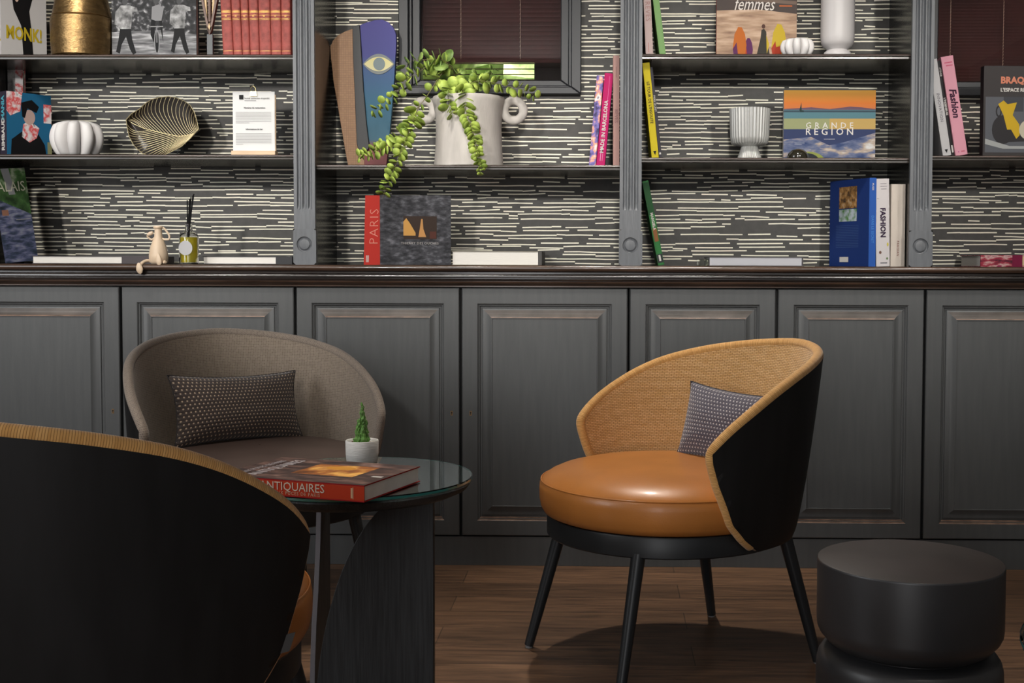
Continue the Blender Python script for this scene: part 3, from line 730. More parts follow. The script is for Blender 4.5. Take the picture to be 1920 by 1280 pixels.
# photo book
M, w, h = face_on(217, 377, -30, 102, .16, -3, zL1)
CROWD = noise_cover('crowd_photo_print', [(.38, (.012, .012, .013, 1)), (.54, (.03, .03, .032, 1)), (.62, (.13, .13, .135, 1)), (.72, (.38, .38, .38, 1))], 70)
ROAD = noise_cover('road_photo_print', [(.3, (.05, .05, .055, 1)), (.5, (.15, .15, .155, 1)), (.7, (.42, .42, .43, 1))], 14, (1, 1, 9))
LG, MG, DG = flat(150, 150, 152), flat(84, 84, 86), flat(20, 20, 22)
SHIRT = noise_cover('grey_shirt_print', [(.35, (.06, .06, .06, 1)), (.5, (.2, .2, .2, 1)), (.68, (.42, .42, .42, 1))], 40)
def fig(x, s, top, hat=True):
    top = SHIRT
    a = [('poly', DG, [(x-.03*s, .022), (x-.018*s, .016), (x-.012*s, .045), (x+.002*s, .07), (x+.014*s, .03), (x+.024*s, .012), (x+.034*s, .018), (x+.022*s, .06), (x+.017*s, .1), (x-.016*s, .1), (x-.022*s, .06)]),
         ('poly', top, [(x-.018*s, .095), (x+.018*s, .095), (x+.024*s, .15), (x+.04*s, .15), (x+.038*s, .162), (x+.014*s, .17), (x-.014*s, .17), (x-.03*s, .15), (x-.034*s, .11), (x-.024*s, .105)]),
         ('poly', MG, ell(x, .182, .0085*s, .011))]
    return a
art = [('poly', CROWD, R(0, .0, w, h)), ('poly', ROAD, [(0, 0), (w, 0), (w, .075), (w*.6, .09), (0, .085)])]
art += fig(w*.16, 1.05, LG)+fig(w*.8, .95, LG)
art += [('poly', LG, [(w*.47, .12), (w*.59, .12), (w*.62, .16), (w*.56, .172), (w*.48, .165)]), ('poly', DG, [(w*.46, .075), (w*.5, .05), (w*.52, .12), (w*.47, .125)]), ('poly', DG, [(w*.56, .12), (w*.61, .05), (w*.6, .1), (w*.6, .12)]),
        ('poly', MG, ell(w*.53, .184, .009, .011)), ('poly', LG, ell(w*.535, .052, .009, .04)), ('poly', DG, ell(w*.535, .052, .006, .035)), ('poly', LG, R(w*.53, .05, w*.54, .1)), ('poly', LG, R(w*.46, .1, w*.61, .103))]
book('black and white photo book of cyclists beside the brass vase', M, w, h, .025, flat(40, 40, 42), art=art)
# red volumes
RED = mat('red_cloth_binding', (.3, .06, .048, 1), .6, noise_amt=.3, noise_scale=60, bump=.3, bump_scale=300)
ex = [416, 436, 453, 468, 486, 508, 528, 546]
tx = [415, 434.5, 451.5, 467, 484.5, 507, 527, 546]
ords = ['first', 'second', 'third', 'fourth', 'fifth', 'sixth', 'seventh']
for k in range(7):
    Y = .12; a = at(ex[k]+3-.4*k, 102, Y); b = at(ex[k+1]+2.5-.4*k, 102, Y); t_ = b.x-a.x-.0006; hh = at(416, -22-(k % 3)*2, Y).z-zL1
    root = thing('book', '%s from the left in the row of red gilt-banded volumes' % ords[k], 'book', T(a.x, Y, zL1) @ RY(-2.6+.36*k), 'red volumes on the top left shelf')
    m = MB(); n = 10   # rounded spine
    ws = .17
    sec = [(t_/2-t_/2*math.cos(PI*q/n), -.004*math.sin(PI*q/n)) for q in range(n+1)]+[(t_, ws), (t_-.002, ws), (t_-.002, .004), (.002, .004), (.002, ws), (0, ws)]
    m.prism(sec, lambda u, v, tt: (u, v, tt), 0, hh); m.build('cover', RED, root, angle=35)
    MB().box((.0022, .004, .002), (t_-.0022, ws-.004, hh-.003)).build('pages', PAGE, root, smooth=False)
    m = MB()
    for zz, th in ((.112, .0011), (.1165, .0011), (.127, .001), (.135, .0016), (.1385, .0016), (.142, .0008), (.013, .001)):
        zz = zz+.008
        m.grid(lambda a_, b_: (t_/2-(t_/2)*math.cos(PI*(.04+.92*a_)), -.0043*math.sin(PI*(.04+.92*a_))-.0002, zz+th*b_), n, 1)
    for q in range(3): m.box((t_/2-.003+q*.002, -.0046, .130), (t_/2-.0022+q*.002, -.004, .134))
    m.build('gilt_bands', GOLD, root, smooth=False)

# --- left bay, middle shelf
BLU = flat(40, 110, 150)
a = at(1, 288, .1); h = at(1, 172, .1).z-zL2; w = .15; M = T(a.x, .1, zL2) @ RZ(-36)
RW = noise_cover('red_white_print', [(.4, (.62, .6, .6, 1)), (.5, (.55, .05, .05, 1)), (.58, (.7, .66, .66, 1)), (.66, (.03, .03, .04, 1))], 24)
book('blue cover book with pale vertical spine title at the left end of the middle shelf', M, w, h, .042, BLU,
     art=[('poly', RW, [(0, h), (w*.35, h), (w*.3, h*.7), (w*.08, h*.62), (0, h*.7)]), ('poly', BLACK, [(w*.08, 0), (w*.1, h*.25), (w*.32, h*.38), (w*.7, h*.36), (w*.84, h*.2), (w*.88, 0)]),
          ('poly', RW, [(w*.33, h*.3), (w*.36, h*.5), (w*.5, h*.58), (w*.72, h*.46), (w*.66, h*.3), (w*.5, h*.22)]), ('poly', flat(205, 175, 165), ell(w*.5, h*.62, w*.13, h*.12)),
          ('poly', BLACK, [(w*.34, h*.62), (w*.32, h*.84), (w*.56, h*.9), (w*.72, h*.8), (w*.66, h*.7), (w*.46, h*.76), (w*.4, h*.6)]), ('poly', RW, R(w*.82, h*.55, w, h*.85)), ('poly', flat(150, 150, 110), R(w*.9, 0, w, h*.25))],
     spine=[('poly', flat(58, 52, 66), R(0, 0, .042, h)), ('text', WHITE, 'RIMBAUD', .021, h*.33, .0245, {'rot': 90, 'bold': .0008}), ('text', flat(90, 180, 200), 'MANIA', .021, h*.74, .0245, {'rot': 90, 'bold': .0008})])
M, w, h = face_on(22, 50, 132, 289, .27, 1, zL2)
book('taller red and white printed book behind the blue one on the middle shelf', M @ RX(0), w, h, .02, RW, art=[('poly', noise_cover('grey_print', [(.35, (.1, .1, .1, 1)), (.6, (.5, .48, .46, 1))], 20), R(0, h*.6, w*.5, h))])
# --- left bay, lower shelf: leaning magazine
M = T(at(10, 490, .1).x, .1, zW) @ RY(-8) @ RZ(-46)
PHO = noise_cover('garden_photo_print', [(.3, (.01, .015, .02, 1)), (.45, (.03, .04, .07, 1)), (.55, (.075, .08, .14, 1)), (.7, (.16, .17, .2, 1))], 30, (1, 1, 3))
GRN = noise_cover('foliage_photo_print', [(.35, (.008, .018, .006, 1)), (.55, (.03, .07, .02, 1)), (.7, (.2, .22, .16, 1))], 30)
w, h = .1, .305
book('glossy garden magazine leaning at the left end of the worktop', M, w, h, .012, PHO, art=[('poly', GRN, [(0, h*.68), (w, h*.5), (w, h), (0, h)]), ('poly', flat(120, 120, 122), [(w*.25, h), (w*.4, h*.72), (w*.6, h*.72), (w*.5, h)]), ('text', flat(170, 168, 150), 'ALAIS', w*.5, h*.8, .046, {'sx': .75}),
     ('poly', flat(140, 100, 80), R(w*.1, h*.5, w*.3, h*.56)), ('poly', CREAM, R(w*.5, h*.45, w*.95, h*.453))])
def lying(label, px0, px1, py0, py1, Y, cover, depth=.2, pages=PAGE, name='book', spine_px=None, spine_mat=None, rot=0):
    """book lying flat, one pale page block towards the room"""
    a = at(px0, py1, Y); b = at(px1, py1, Y); th = at(px0, py0, Y).z-at(px0, py1, Y).z; W_ = b.x-a.x
    root = thing(name, label, 'book', T(a.x, Y, zW) @ RZ(rot)); c = .002
    m = MB().box((0, 0, 0), (W_, depth, c)).box((0, 0, th-c), (W_, depth, th))
    sw = (X_(px1, Y)-X_(spine_px, Y)) if spine_px else .004
    if spine_px: m.box((W_-sw, -.0008, 0), (W_, depth, th), 1)
    else: m.box((W_-.003, 0, c), (W_, depth, th-c), 1)
    m.build('cover', [cover, spine_mat or cover], root, smooth=False, bevel=.0006)
    MB().box((.003, .0025, c), (W_-sw-.0005, depth-.003, th-c)).build('pages', pages, root, smooth=False)
    return root
GRYC = flat(92, 86, 88)
lying('closed book lying flat on the worktop left of the cream figurine', 60, 285, 478, 492.5, .1, GRYC, spine_px=228)
lying('thin closed book lying flat right of the scented oil bottle', 380, 548, 480, 495, .1, flat(70, 70, 72), spine_px=517)
lying('thick pale book lying flat on the worktop right of the red-spined book', 847, 1016, 472, 498, .12, flat(190, 182, 165), spine_px=1009, spine_mat=flat(90, 88, 86))
lying('grey-edged book lying flat on the worktop under the mountain-cover book', 1329, 1506, 483, 500, .12, flat(110, 105, 108), pages=mat('grey_pages', (.42, .42, .45, 1), .6))
# low clear box beside it
cb = box((0, 0, 0), (.028, .12, .022)).xf(T(at(1312, 500, .12).x, .12, zW)); tag(cb.build('paperweight', glassm('clear_resin', (.7, .72, .6, 1), .05), bevel=.002), 'small clear block beside the grey-edged book', 'paperweight')

# --- centre bay
# PARIS book, spine on the left, turned slightly
a = at(682, 496, .105); h = at(682, 366, .105).z-zW; t_ = .047
w = (at(845, 496, .14).x-at(713, 496, .105).x)/math.cos(math.radians(9))
COB = noise_cover('cobbled_street_print', [(.35, (.014, .014, .017, 1)), (.55, (.045, .045, .052, 1)), (.75, (.13, .13, .145, 1))], 45, (1, 1, 2))
REDS = flat(190, 48, 36)
bp = book('dark cobblestone photo book with a red PARIS spine', T(a.x, .105, zW) @ RZ(-83) if False else T(at(713, 496, .105).x, .105, zW) @ RZ(-81), w, h, .03, COB,
     art=[('poly', flat(60, 46, 38), R(w*.33, h*.37, w*.8, h*.7)), ('poly', flat(214, 160, 84), [(w*.33, h*.42), (w*.33, h*.62), (w*.37, h*.67), (w*.42, h*.6), (w*.5, h*.46), (w*.5, h*.42)]),
          ('poly', flat(205, 150, 90), [(w*.54, h*.4), (w*.56, h*.52), (w*.58, h*.66), (w*.6, h*.66), (w*.61, h*.52), (w*.65, h*.4)]), ('poly', flat(90, 50, 40), R(w*.7, h*.38, w*.79, h*.48)),
          ('text', flat(190, 185, 180), 'THIERRY DES OUCHES', w*.56, h*.31, .0105, {'sp': 1.15})])
# its broad red spine band, wrapped round towards the room
a0 = at(682, 496, .112); a1 = at(713.5, 496, .103); L = math.hypot(a1.x-a0.x, .009)
m = MB(); ang = math.degrees(math.atan2(-.009, a1.x-a0.x)); Ms = T(a0.x, .112, zW) @ RZ(ang)
Mi = bp.matrix_world.inverted() if False else (T(at(713, 496, .105).x, .105, zW) @ RZ(-81)).inverted()
sh_ = Matrix.Identity(4); sh_[0][2] = .028
MB().box((0, 0, .0), (L, .003, h)).xf(Mi @ Ms @ sh_).build('spine', REDS, bp, smooth=False)
m = MB(); m.mesh(textmesh('PARIS', .043, 'CENTER', -.0008, 1.1), T(L/2+.001+.004, -.0006, h*.55) @ Matrix(((1, 0, 0, 0), (0, 0, -1, 0), (0, 1, 0, 0), (0, 0, 0, 1))) @ Matrix.Rotation(PI/2, 4, 'Z'), 0)
for q in range(3): m.box((.008+q*.0035, -.001, .008), (.0095+q*.0035, 0, .03), 1)
m.xf(Mi @ Ms @ sh_).build('spine_title', [flat(232, 150, 130), WHITE], bp, smooth=False)
# three upright books by the second pilaster
def spine_on(label, px0b, px1b, px0t, py0, py1, Y, zbase, cover, spine=(), w=.19, **k):
    a = at(px0b, py1, Y); b = at(px1b, py1, Y); tp = at(px0t, py0, Y)
    lean = math.degrees(math.atan2(tp.x-a.x, tp.z-zbase)); hh = (tp.z-zbase)/math.cos(math.radians(lean)); t_ = (b.x-a.x)*math.cos(math.radians(lean))
    zl = zbase+(t_*math.sin(math.radians(lean)) if lean > 0 else 0)
    M = T(a.x, Y, zl) @ RY(lean)
    sp = spine(t_, hh) if callable(spine) else spine
    return book(label, M, w, hh, t_, cover, spine=sp, **k)
FLW = noise_cover('floral_print', [(.35, (.05, .04, .12, 1)), (.48, (.2, .17, .45, 1)), (.55, (.8, .35, .2, 1)), (.65, (.85, .8, .85, 1)), (.75, (.08, .08, .1, 1))], 40)
spine_on('floral patterned book leaning against the magenta one', 1104, 1117, 1119, 142, 307, .1, zC, FLW)
spine_on('magenta book with white spine title leaning near the second pilaster', 1118, 1134, 1134, 138, 308, .085, zC, flat(206, 30, 110),
         lambda t, h: [('text', WHITE, 'MADE IN BARCELONA', t*.5, h*.42, .0165, {'rot': 90, 'bold': .0004}), ('poly', WHITE, ell(t*.45, h*.18, .0035, .004)), ('poly', flat(235, 150, 190), R(t*.35, h*.05, t*.45, h*.15)), ('poly', flat(235, 150, 190), R(t*.6, h*.05, t*.66, h*.13)), ('poly', flat(235, 120, 180), R(t*.6, h*.55, t*.65, h*.97))])
spine_on('tall dusty pink book upright against the second pilaster', 1149.5, 1161.3, 1149.5, 104, 308, .07, zC, flat(190, 150, 142),
         lambda t, h: [('text', flat(150, 108, 108), 'RÊVES', t*.5, h*.45, .016, {'rot': -90}), ('poly', flat(160, 120, 115), R(t*.45, h*.8, t*.55, h*.9))])

# --- right bay, top
spine_on('pale pink book with faint spine lettering at the left of the top right shelf', 1211, 1225, 1205.5, -22, 101, .1, zR1, flat(214, 190, 186),
         lambda t, h: [('text', flat(190, 150, 145), 'RÊVES', t*.5, h*.66, .022, {'rot': -90, 'sp': 1.1}), ('poly', flat(205, 120, 110), R(t*.4, h*.06, t*.46, h*.2))])
spine_on('light green book leaning beside the pale pink one on the top right shelf', 1237, 1249, 1221.5, -22, 101, .1, zR1, flat(140, 182, 116))
M, w, h = face_on(1342, 1493, -45, 101, .17, 3, zR1)
SAND = noise_cover('sand_dune_print', [(.3, (.2, .12, .08, 1)), (.5, (.36, .24, .16, 1)), (.7, (.5, .36, .26, 1))], 10, (1, 1, 6))
OR1, OR2, YEL, PUR = flat(196, 108, 40), flat(176, 62, 40), flat(204, 176, 50), flat(96, 44, 92)
def veil(x, s, c1, c2, z0=.004):
    return [('poly', c1, [(x-.02*s, z0), (x-.026*s, z0+.04*s), (x-.02*s, z0+.09*s), (x-.006*s, z0+.118*s), (x+.008*s, z0+.116*s), (x+.02*s, z0+.09*s), (x+.026*s, z0+.05*s), (x+.02*s, z0)]),
            ('poly', c2, [(x-.02*s, z0), (x-.026*s, z0+.035*s), (x-.012*s, z0+.06*s), (x-.004*s, z0)])]
sc = .9
art = [('poly', SAND, R(0, 0, w, h*.84)), ('poly', flat(84, 74, 70), [(0, h*.58), (w*.5, h*.6), (w, h*.55), (w, h), (0, h)]), ('poly', flat(126, 108, 96), [(0, h*.72), (w, h*.66), (w, h*.70), (0, h*.76)])]
art += veil(w*.4, .62*sc, PUR, OR2)+veil(w*.29, .95*sc, OR1, PUR)+veil(w*.78, 1.05*sc, YEL, OR2)+[('poly', flat(60, 56, 50), [(w*.5, .012), (w*.55, .07), (w*.56, .095), (w*.59, .1), (w*.62, .09), (w*.63, .06), (w*.67, .014)]), ('poly', YEL, [(w*.63, .02), (w*.62, .08), (w*.66, .05)]), ('poly', OR2, [(w*.74, .004), (w*.73, .04), (w*.8, .045), (w*.82, .004)]), ('poly', flat(90, 60, 50), ell(w*.585, .107, .006, .007)),
        ('text', flat(235, 228, 220), 'femmes', w*.48, h*.655, .058, {'shear': .35, 'sx': .72}), ('poly', flat(200, 110, 60), R(w*.78, h*.635, w*.94, h*.65))]
book('photo book of veiled walking women, top right shelf', M, w, h, .012, flat(170, 40, 44), art=art, pages=mat('orange_edge', (.5, .22, .08, 1), .7))
# right bay, middle
spine_on('yellow book leaning against the second pilaster on the right middle shelf', 1222, 1235.3, 1204.5, 118, 293, .085, zR2, flat(226, 206, 40),
         lambda t, h: [('text', BLACK, "LE TOUR DE L'INSOLITE", t*.5, h*.58, .0125, {'rot': -90, 'bold': .0002}), ('poly', BLACK, [(t*.3, .022), (t*.75, .022), (t*.52, .008)])])
spine_on('thin charcoal book leaning right of the yellow one', 1235.8, 1241.5, 1218, 126, 294, .088, zR2, flat(70, 68, 76),
         lambda t, h: [('text', WHITE, 'PARIS SECRET', t*.5, h*.6, .0085, {'rot': -90}), ('poly', WHITE, R(t*.2, .012, t*.8, .018))])
M, w, h = face_on(1467, 1638, 171, 294, .19, 0, zR2)
MOUNT = noise_cover('mountain_print', [(.35, (.02, .04, .12, 1)), (.5, (.1, .12, .2, 1)), (.6, (.35, .28, .22, 1)), (.72, (.5, .5, .5, 1))], 16, (1, 1, 3))
SKYG = grad_cover('sunset_print', [(0, sr(205, 120, 70)), (.35, sr(222, 122, 40)), (1, sr(226, 168, 60))], h*.72, h)
art = [('poly', SKYG, R(0, h*.72, w, h)), ('poly', flat(110, 84, 100), [(0, h*.7), (0, h*.735), (w*.3, h*.76), (w*.5, h*.735), (w*.72, h*.77), (w*.85, h*.76), (w, h*.735), (w, h*.7)]), ('poly', flat(92, 134, 144), R(0, h*.6, w, h*.725)), ('poly', flat(60, 80, 92), R(0, h*.69, w, h*.715)),
       ('poly', flat(160, 165, 120), R(0, h*.45, w*.5, h*.6)), ('poly', flat(200, 168, 100), R(w*.5, h*.45, w, h*.6)), ('poly', flat(52, 64, 104), R(0, h*.0, w, h*.45)), ('poly', MOUNT, [(0, 0), (w, 0), (w, h*.4), (w*.7, h*.28), (w*.5, h*.22), (w*.3, h*.34), (0, h*.3)]),
       ('poly', flat(40, 60, 60), [(w*.18, h*.69), (w*.17, h*.72), (w*.19, h*.83), (w*.195, h*.72), (w*.22, h*.715), (w*.215, h*.69)]), ('poly', flat(150, 160, 80), ell(w*.27, 0, w*.18, h*.13, 16, 0, PI)), ('poly', flat(40, 44, 50), ell(w*.25, 0, w*.14, h*.11, 16, 0, PI)),
       ('text', WHITE, 'GRANDE', w*.5, h*.5, .026, {'sp': 1.75, 'bold': .0002}), ('text', WHITE, 'REGION', w*.5, h*.41, .03, {'sp': 1.6, 'bold': .0003}), ('poly', flat(180, 185, 195), R(w*.12, h*.25, w*.23, h*.256)), ('poly', flat(180, 185, 195), R(w*.12, h*.23, w*.2, h*.236)), ('poly', flat(180, 185, 195), R(w*.12, h*.15, w*.3, h*.156)), ('poly', flat(200, 200, 205), R(w*.44, h*.305, w*.56, h*.311))]
book('landscape photo book with orange sunset and mountains, right middle shelf', M, w, h, .02, flat(190, 188, 185), art=art)
# right bay, worktop
spine_on('green book leaning against the second pilaster on the worktop', 1234, 1246, 1204, 340, 499, .12, zW, flat(58, 130, 70),
         lambda t, h: [('text', WHITE, 'MARGIELA', t*.5, h*.52, .012, {'rot': -90, 'bold': .0003}), ('poly', flat(150, 100, 60), R(t*.2, h*.28, t*.85, h*.44)), ('poly', flat(40, 90, 50), R(0, h*.6, t, h*.98)), ('poly', flat(60, 62, 64), R(t*.05, h*.03, t*.95, h*.13)), ('poly', WHITE, R(t*.35, h*.05, t*.65, h*.12))])
# blue book turned so that cover and spine both show (its back cover faces the room)
a = at(1628, 500, .085); h = at(1628, 333, .085).z-zW
BL = flat(40, 92, 178); BL2 = flat(36, 62, 128)
bk = thing('book', 'blue book showing its back cover and spine, next to the white one', 'book', T(a.x, .085, zW) @ RZ(0))
w_, t_ = .2, (at(1641.5, 500, .085).x-a.x)
ang = 27
dx, dy = -math.sin(math.radians(ang)), math.cos(math.radians(ang))
MB().prism([(0, 0), (t_, 0), (t_+w_*dx*.8, w_*dy*.8), (w_*dx, w_*dy)], lambda u, v, tt: (u, v, tt), 0, h).build('cover', BL2, bk, smooth=False, bevel=.001)
MB().box((.0005, -.001, 0), (t_-.0005, .0004, h)).build('spine', BL, bk, smooth=False)
Mb = Matrix(((dx, 0, -dy, 0), (dy, 0, dx, 0), (0, 1, 0, 0), (0, 0, 0, 1)))
m = MB(); e = .0006
for mi_, pts in ((0, R(.06, h*.67, .15, h*.92)), (1, R(.06, h*.52, .15, h*.66)), (2, R(.1, h*.05, .145, h*.11))): m.face([Mb @ Vector((u, v, e)) for u, v in pts], mi_)
for q in range(14): m.face([Mb @ Vector((u, v, e)) for u, v in R(.05, h*(.22+q*.019), .165, h*(.226+q*.019))], 3)
m.build('cover_picture', [noise_cover('portrait_print', [(.35, (.05, .03, .02, 1)), (.55, (.35, .18, .06, 1)), (.7, (.5, .35, .2, 1))], 60), noise_cover('field_print', [(.35, (.08, .2, .05, 1)), (.6, (.4, .45, .5, 1))], 60), WHITE, flat(70, 96, 150)], bk, smooth=False, fix=False)
m = MB().mesh(textmesh('DANS LE SECRET', .0115, 'CENTER', 0), T(t_*.5, -.0014, h*.42) @ Matrix(((1, 0, 0, 0), (0, 0, -1, 0), (0, 1, 0, 0), (0, 0, 0, 1))) @ Matrix.Rotation(-PI/2, 4, 'Z'), 0)
m.mesh(textmesh('MUSEE', .008, 'CENTER', 0), T(t_*.5, -.0014, h*.9) @ Matrix(((1, 0, 0, 0), (0, 0, -1, 0), (0, 1, 0, 0), (0, 0, 0, 1))) @ Matrix.Rotation(-PI/2, 4, 'Z'), 1)
m.build('lettering', [flat(80, 150, 230), WHITE], bk, smooth=False)
spine_on('white book with black FASHION spine title on the worktop', 1643, 1668.5, 1641.5, 335, 502, .085, zW, flat(222, 216, 216),
         lambda t, h: [('text', flat(50, 30, 60), 'FASHION', t*.5, h*.5, .0225, {'rot': -90, 'bold': .0008}), ('poly', flat(150, 145, 150), R(t*.35, h*.94, t*.8, h*.946)), ('poly', flat(150, 145, 150), R(t*.35, h*.91, t*.85, h*.916)), ('poly', flat(150, 145, 150), R(t*.4, h*.88, t*.8, h*.886)),
                       ('poly', flat(120, 90, 80), ell(t*.3, h*.16, .004, .005)), ('poly', flat(214, 200, 90), ell(t*.85, h*.25, .003, .006)), ('poly', flat(110, 130, 90), ell(t*.8, h*.09, .003, .004)), ('poly', flat(90, 90, 90), [(t*.1, h*.78), (t*.3, h*.77), (t*.12, h*.775)]), ('poly', flat(80, 80, 90), R(t*.3, h*.035, t*.8, h*.045))])
spine_on('beige cloth book on the worktop against the third pilaster', 1669.5, 1696, 1671.5, 345, 502, .085, zW, mat('beige_cloth', (.5, .44, .38, 1), .7, noise_amt=.06, bump=.2, bump_scale=500),
         lambda t, h: [('text', flat(225, 215, 200), 'CHRISTIAN', t*.5, h*.73, .011, {'rot': -90, 'sp': 1.2}), ('text', flat(150, 90, 80), 'PARISIAN', t*.5, h*.22, .01, {'rot': -90, 'sp': 1.2})])

# --- far right bay
spine_on('silver-white book leaning against the third pilaster', 1768, 1784, 1741, 112, 291.5, .085, zF, flat(205, 203, 204),
         lambda t, h: [('text', flat(120, 116, 122), 'INNOVATION', t*.5, h*.5, .0135, {'rot': -90, 'sp': 1.1}), ('poly', BLACK, [(t*.3, .02), (t*.7, .02), (t*.5, .008)])])
spine_on('thin black book between the silver-white and pink ones', 1784.8, 1791, 1757, 114, 291.5, .09, zF, flat(48, 46, 48),
         lambda t, h: [('text', WHITE, "L'INGENIEUSE", t*.5, h*.52, .009, {'rot': -90, 'bold': .0003}), ('poly', WHITE, R(t*.25, .012, t*.75, .035)), ('text', WHITE, 'ATELIER', t*.5, h*.88, .008, {'rot': -90})])
spine_on('pink book with handwritten Fashion title leaning at the far right', 1791.8, 1815, 1764, 107, 291.5, .08, zF, flat(226, 160, 176),
         lambda t, h: [('text', flat(60, 20, 50), 'Fashion', t*.52, h*.52, .03, {'rot': -90, 'bold': .0009, 'shear': .2}), ('poly', flat(205, 90, 120), R(t*.2, h*.93, t*.85, h*.94)), ('poly', flat(205, 90, 120), R(t*.3, h*.9, t*.85, h*.91)), ('poly', flat(190, 90, 150), R(t*.25, .01, t*.34, .014)), ('poly', flat(205, 110, 130), R(t*.5, .01, t*.8, .014))])
M, w, h = face_on(1836, 1962, 126, 290, .13, 3, zF)
CH = flat(66, 62, 62)
art = [('poly', flat(96, 98, 104), R(w*.03, h*.0+.014, w*.97, h*.66)), ('poly', flat(70, 72, 78), R(w*.3, h*.5, w*.6, h*.66)), ('poly', flat(52, 50, 52), ell(w*.3, h*.3, w*.17, h*.16)), ('poly', flat(52, 50, 52), [(w*.2, h*.16), (w*.97, h*.18), (w*.97, h*.3), (w*.5, h*.28)]),
       ('poly', flat(50, 48, 50), ell(w*.23, h*.5, w*.045, h*.065)), ('poly', flat(96, 98, 104), ell(w*.23, h*.5, w*.025, h*.045)),
       ('poly', flat(208, 172, 40), [(w*.22, h*.58), (w*.3, h*.62), (w*.36, h*.58), (w*.5, h*.6), (w*.44, h*.46), (w*.54, h*.36), (w*.55, h*.24), (w*.5, h*.2), (w*.42, h*.3), (w*.36, h*.3), (w*.3, h*.46)]),
       ('poly', flat(200, 192, 170), ell(w*.68, h*.3, w*.14, h*.11)), ('poly', flat(212, 190, 70), ell(w*.82, h*.38, w*.09, h*.07)), ('poly', flat(170, 172, 170), [(w*.03, h*.2), (w*.4, h*.12), (w*.97, h*.12), (w*.97, h*.09), (w*.3, h*.09), (w*.03, h*.14)]),
       ('text', BLACK, 'LE', w*.78, h*.285, .02, {'bold': .0008}),
       ('text', flat(222, 140, 112), 'BRAQUE', w*.25, h*.84, .0285, {'bold': .0012, 'align': 'LEFT'}), ('text', flat(225, 220, 214), "L'ESPACE RÉINVENTÉ", w*.25, h*.735, .0155, {'bold': .0005, 'align': 'LEFT', 'sx': .95}), ('text', flat(170, 165, 160), 'GEORGES', w*.62, h*.905, .0095, {'bold': .0003, 'align': 'LEFT'})]
book('charcoal art book with salmon capitals and a yellow jug on its cover', M, w, h, .03, CH, art=art, spine_mat=flat(40, 36, 38))
MAR = noise_cover('red_marbled_print', [(.35, (.05, .01, .02, 1)), (.5, (.25, .02, .04, 1)), (.6, (.45, .3, .28, 1)), (.68, (.2, .01, .05, 1))], 26, (1, 3, 3))
a = at(1838, 502, .11); W_ = at(1975, 502, .11).x-a.x; th = .038
rb = thing('book', 'dark red book lying flat on the worktop at the far right', 'book', T(a.x, .11, zW) @ RZ(2))
m = MB().box((0, 0, 0), (W_, .2, .0025)).box((0, .0, th-.0025), (W_, .2, th)).box((0, -.0015, 0), (W_, .004, th)); m.build('cover', MAR, rb, smooth=False, bevel=.001)
MB().box((.004, .004, .0025), (W_-.004, .196, th-.0025)).build('pages', PAGE, rb, smooth=False)
MB().box((W_*.44, -.0022, .0), (W_*.58, -.0012, th), 0).box((W_*.58, -.0022, .004), (W_, -.0012, th-.004), 1).build('spine_label', [flat(120, 24, 60), flat(214, 190, 150)], rb, smooth=False)

# --- book on the table
TZ = .5036
TBz = TZ+.0005
c0 = atz(683, 942, TBz); c1 = atz(788, 903, TBz); th = .032
vw = c1-c0; w = Vector((vw.x, vw.y)).length
hd = Vector((-vw.y, vw.x)).normalized(); L = .33
ang = math.atan2(vw.y, vw.x)
# local: y+ = width dir (from spine), z = along the spine, x = thickness (up)
yv = Vector((vw.x, vw.y, 0)).normalized(); xv = Vector((0, 0, 1)); zv = xv.cross(yv)   # right-handed
orig = c0.copy()
if zv.x > 0: zv = -zv
h = L
# keep right-handed: front cover upward; height direction leads away to the left, so mirror by choosing x up, y width, z = x cross y
zv = xv.cross(yv); o3 = orig
Mt = Matrix(((xv.x, yv.x, zv.x, o3.x), (xv.y, yv.y, zv.y, o3.y), (xv.z, yv.z, zv.z, TBz), (0, 0, 0, 1)))
LAMP = noise_cover('lamp_lit_room_print', [(.35, (.06, .02, .01, 1)), (.5, (.35, .12, .03, 1)), (.62, (.8, .42, .1, 1)), (.75, (.9, .6, .25, 1))], 14)
DKR = noise_cover('dark_shop_print', [(.3, (.02, .012, .012, 1)), (.5, (.07, .04, .035, 1)), (.62, (.16, .09, .07, 1)), (.75, (.3, .2, .18, 1))], 18, (1, 2.5, 1))
art = [('poly', DKR, R(0, 0, w, h)), ('poly', LAMP, R(w*.3, h*.2, w*.8, h*.62)), ('poly', flat(230, 160, 60), ell(w*.66, h*.42, w*.08, h*.1)), ('poly', flat(235, 230, 222), R(w*.5, h*.035, w*.56, h*.1) if False else R(w*.06, h*.03, w*.09, h*.03)),
       ('poly', WHITE, R(w*.36, h*.03, w*.41, h*.1)), ('text', flat(205, 195, 195), 'ANTIQUAIRES', w*.5, h*.8, .036, {'rot': 0, 'bold': .0002, 'sx': .8}), ('text', flat(190, 180, 180), 'AUX PUCES DE PARIS', w*.5, h*.9, .02, {'sx': .8})]
book('red and dark hardcover lying on the round glass table', Mt, w, h, th, flat(176, 30, 34), art=art, spine_mat=flat(206, 66, 34),
     spine=[('text', flat(240, 225, 205), 'ANTIQUAIRES', th*.60, h*.474, .0228, {'rot': -90 if zv.x < 0 else 90}), ('text', flat(235, 190, 160), 'AUX PUCES DE PARIS', th*.22, h*.44, .009, {'rot': -90 if zv.x < 0 else 90, 'sp': 1.2}), ('poly', flat(240, 200, 160), R(th*.15, h*.07, th*.85, h*.074)), ('poly', flat(240, 200, 160), R(th*.2, h*.076, th*.8, h*.086))])

